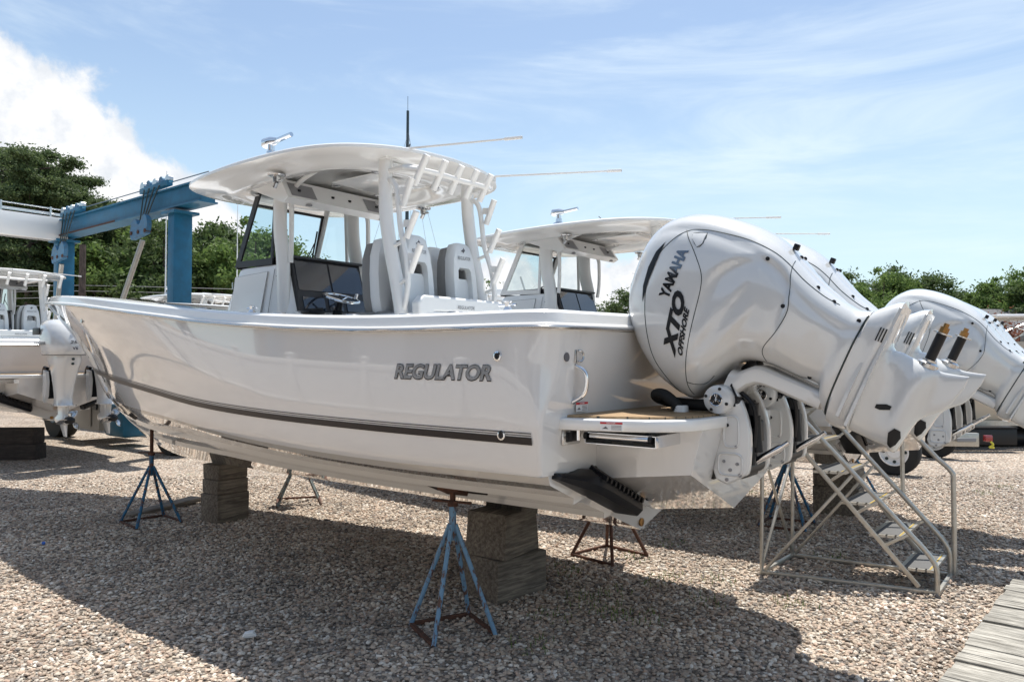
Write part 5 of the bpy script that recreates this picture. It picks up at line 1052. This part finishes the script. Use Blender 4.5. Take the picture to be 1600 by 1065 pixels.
mb = MB(); mb.box(A_+Vector((.14, -.06, .03)), (.13, .08, .11), None, .012); mb.build('tail_light', mat('tail_red', (.30, .008, .012), .15, 0, 1), trl)
mb = MB(); mb.box(A_+Vector((-.24, -.06, -.0)), (.34, .03, .07), None, .01); mb.build('marker_recess', lead, trl)
mb = MB(); mb.tube(smooth_path([A_+Vector(v) for v in ((.16, -.10, -.02), (.2, -.11, -.08), (.14, -.1, -.12), (.22, -.1, -.13))], 4), .018, 6); mb.build('strap_hook', mat('strap_yellow', (.6, .55, .05), .5), trl)
mb = MB(); mb.box(A_+Vector((-.18, .45, .26)), (.22, .02, .12), None, .01); mb.build('license_plate', mat('plate', (.45, .5, .52), .4), trl)
pt_ = empty('pontoon_boat', (0, 0, -.17), 0, 'beige sided pontoon boat low behind the trailer at the right', 'boat')
bg_ = mat('beige_panel', (.62, .50, .37), .5)
for k, (x0, x1) in enumerate(((6.6, 9.95), (9.99, 13.5))):
    mb = MB(); mb.bar((x0, 15.0, 1.02), (x1, 15.15, 1.02), .05, .58, .01); mb.build('side_panel', bg_, pt_)
mb = MB(); mb.bar((6.6, 14.95, 1.34), (13.5, 15.12, 1.34), .08, .05); mb.bar((6.5, 14.9, .68), (14, 15.05, .68), .12, .09); mb.build('deck_edge', alum, pt_)
mb = MB(); mb.box((10, 16.3, .70), (7.4, 2.4, .06)); mb.build('deck', alum, pt_)
for y_ in (15.4, 17.2):
    mb = MB(); mb.tube([(6.4, y_, .36), (13.6, y_, .36)], .18, 20); mb.build('pontoon', blackp, pt_, 40)
mb = MB(); mb.bar((6.3, 14.6, .46), (9.75, 14.5, .46), .2, .30, .01); mb.bar((6.3, 14.6, .64), (9.75, 14.5, .64), .25, .03); mb.build('bunk_rail', blackp, pt_)
bb = empty('bimini_boat', (atpx(1640, 24), 24, 0), R(170), 'runabout with a folded bimini frame at the right edge below the trees', 'boat')
mb = MB(); mb.rings([[Vector((s_*a-3, b_*w_, z_)) for a, b_ in ((0, -1), (.0, 1), (.5, 1.05), (.8, .7), (1, 0), (.8, -.7), (.5, -1.05))] for s_, w_, z_ in ((5.2, .5, .8), (6, 1.1, 1.5), (6.6, 1.25, 2.1), (6.6, 1.2, 2.35))]); mb.build('hull', mat('tan_hull', (.50, .44, .36), .3), bb)
mb = MB(); mb.tube([(-2.2, 1.1, 3.15), (2.0, 1.1, 3.15)], .05, 8); mb.tube([(-2.2, -1.1, 3.15), (2.0, -1.1, 3.15)], .05, 8); mb.box((-.1, 0, 3.18), (4.2, 2.2, .05), None, .02); mb.build('bimini_top', gelw, bb)
mb = MB()
for y_ in (1.12, -1.12):
    for a, b_ in ((-2, .2), (-1, 1.2), (.2, -2), (1.8, -.2), (1.6, .6)): mb.tube([(a, y_, 2.35), (b_, y_, 3.15)], .02, 6)
mb.build('bimini_frame', steel, bb); mb = MB(); mb.box((0, 0, 2.5), (1.0, 1.7, .35), None, .08); mb.build('seat', seatg, bb)
# ------------------------------------------------------------ weeds, litter
gmx = lm['oak']; VV = []
rr_ = np.random.default_rng(3)
for (px, py) in [(955, 775), (1050, 700), (985, 720), (940, 800), (1070, 760), (880, 740), (860, 960), (1005, 965), (1240, 940), (1300, 870), (1115, 905), (210, 660), (195, 662), (1560, 760), (1530, 770), (1180, 770), (1100, 935), (960, 955), (1020, 905), (830, 1005), (905, 935), (1050, 900)]:
    Y = 1163*1.78/max(py-562, 40) if py > 760 else 1163*1.78/(py-562); 
    if py in (775, 700, 720, 800, 740) and px < 1100: py += 150; Y = 1163*1.78/(py-562)
    X = (px-800)/1163*Y
    for k in range(26):
        a = rr_.random()*6.28; d = rr_.random()**.7*.16; h = .02+.035*rr_.random(); x_, y_ = X+d*math.cos(a), Y+d*math.sin(a)*1.3; dx, dy = .02*(rr_.random(2)-.5)
        VV.append([(x_-.003, y_, .005), (x_+.003, y_, .005), (x_+dx+.001, y_+dy, h), (x_+dx-.001, y_+dy, h)])
mb = MB()
for q in VV: mb.add(q, [(0, 1, 2, 3)])
o = mb.build('weeds', lm['light']); tag(o, 'small sparse green weeds coming up through the gravel', 'weeds', kind='stuff')
mb = MB(); mb.box((0, 0, .02), (.09, .05, .035), Matrix.Rotation(.4, 3, 'Z'), .008); mb.v = [(a*(1-.4*(c>.02)), b_, c) for a, b_, c in mb.v]; o = mb.build('pale_stone', mat('pale', (.72, .72, .72), .7)); o.location = (-1.69, 4.83, 0); tag(o, 'pale white stone lying alone in the shaded gravel at the lower left', 'stone')
mb = MB(); mb.lathe([(0, 0), (.016, 0), (.016, .012), (.013, .016), (0, .016)], (0, 0, 0), 'Z', 14, False); o = mb.build('bottle_cap', mat('cap_blue', (.02, .12, .5), .4)); o.location = (-4.47, 7.15, .03); o.rotation_euler = (.5, .3, 0); tag(o, 'tiny blue plastic cap on the gravel at the left', 'cap')
# ------------------------------------------------------------ behind the camera: fence and shed that the glossy hull mirrors
fn = empty('vinyl_fence', tuple(bw(.0, 6.2)), UA, 'white vinyl privacy fence with capped posts behind the viewpoint', 'fence')
vf = mat('vinyl_fence', (.82, .80, .77), .45)
for k in range(-5, 8):
    mb = MB(); mb.box((k*2.4, 0, 1.0), (.13, .13, 2.0), None, .005); ps = mb.build('post', vf, fn); mb = MB(); mb.rings([[(k*2.4+a*q, b_*q, z_) for a, b_ in ((-1, -1), (1, -1), (1, 1), (-1, 1))] for q, z_ in ((.085, 2.0), (.085, 2.03), (.0, 2.09))]); mb.build('post_cap', vf, ps)
    if k < 7:
        mb = MB()
        for j in range(15): mb.box((k*2.4+.15+j*.15, -.0, .88), (.132, .03, 1.5))
        mb.build('fence_panel', vf, fn)
        for z_, h_ in ((1.74, .22), (.10, .16)): mb = MB(); mb.box((k*2.4+1.2, 0, z_), (2.28, .06, h_), None, .005); mb.build('fence_rail', vf, fn)
sh = empty('storage_shed', tuple(bw(1.5, 16.5)), UA, 'long dark storage shed behind the viewpoint', 'shed')
mb = MB(); mb.box((0, 0, 3.3), (34, 8, 6.6)); mb.build('wall', mat('shed_wall', (.045, .042, .04), .8), sh); mb = MB(); mb.prism([(-17.4, -4.6, 6.5), (-17.4, 0, 8.6), (-17.4, 4.6, 6.5)], (34.8, 0, 0)); mb.build('roof', bpy.data.materials['shingle'], sh)
for x_ in (-9, 0, 9): mb = MB(); mb.box((x_, -4.03, 2.0), (3.2, .06, 4.0)); mb.build('shed_door', lead, sh)
for o in bpy.data.objects:
    if 'used' in o: del o['used']
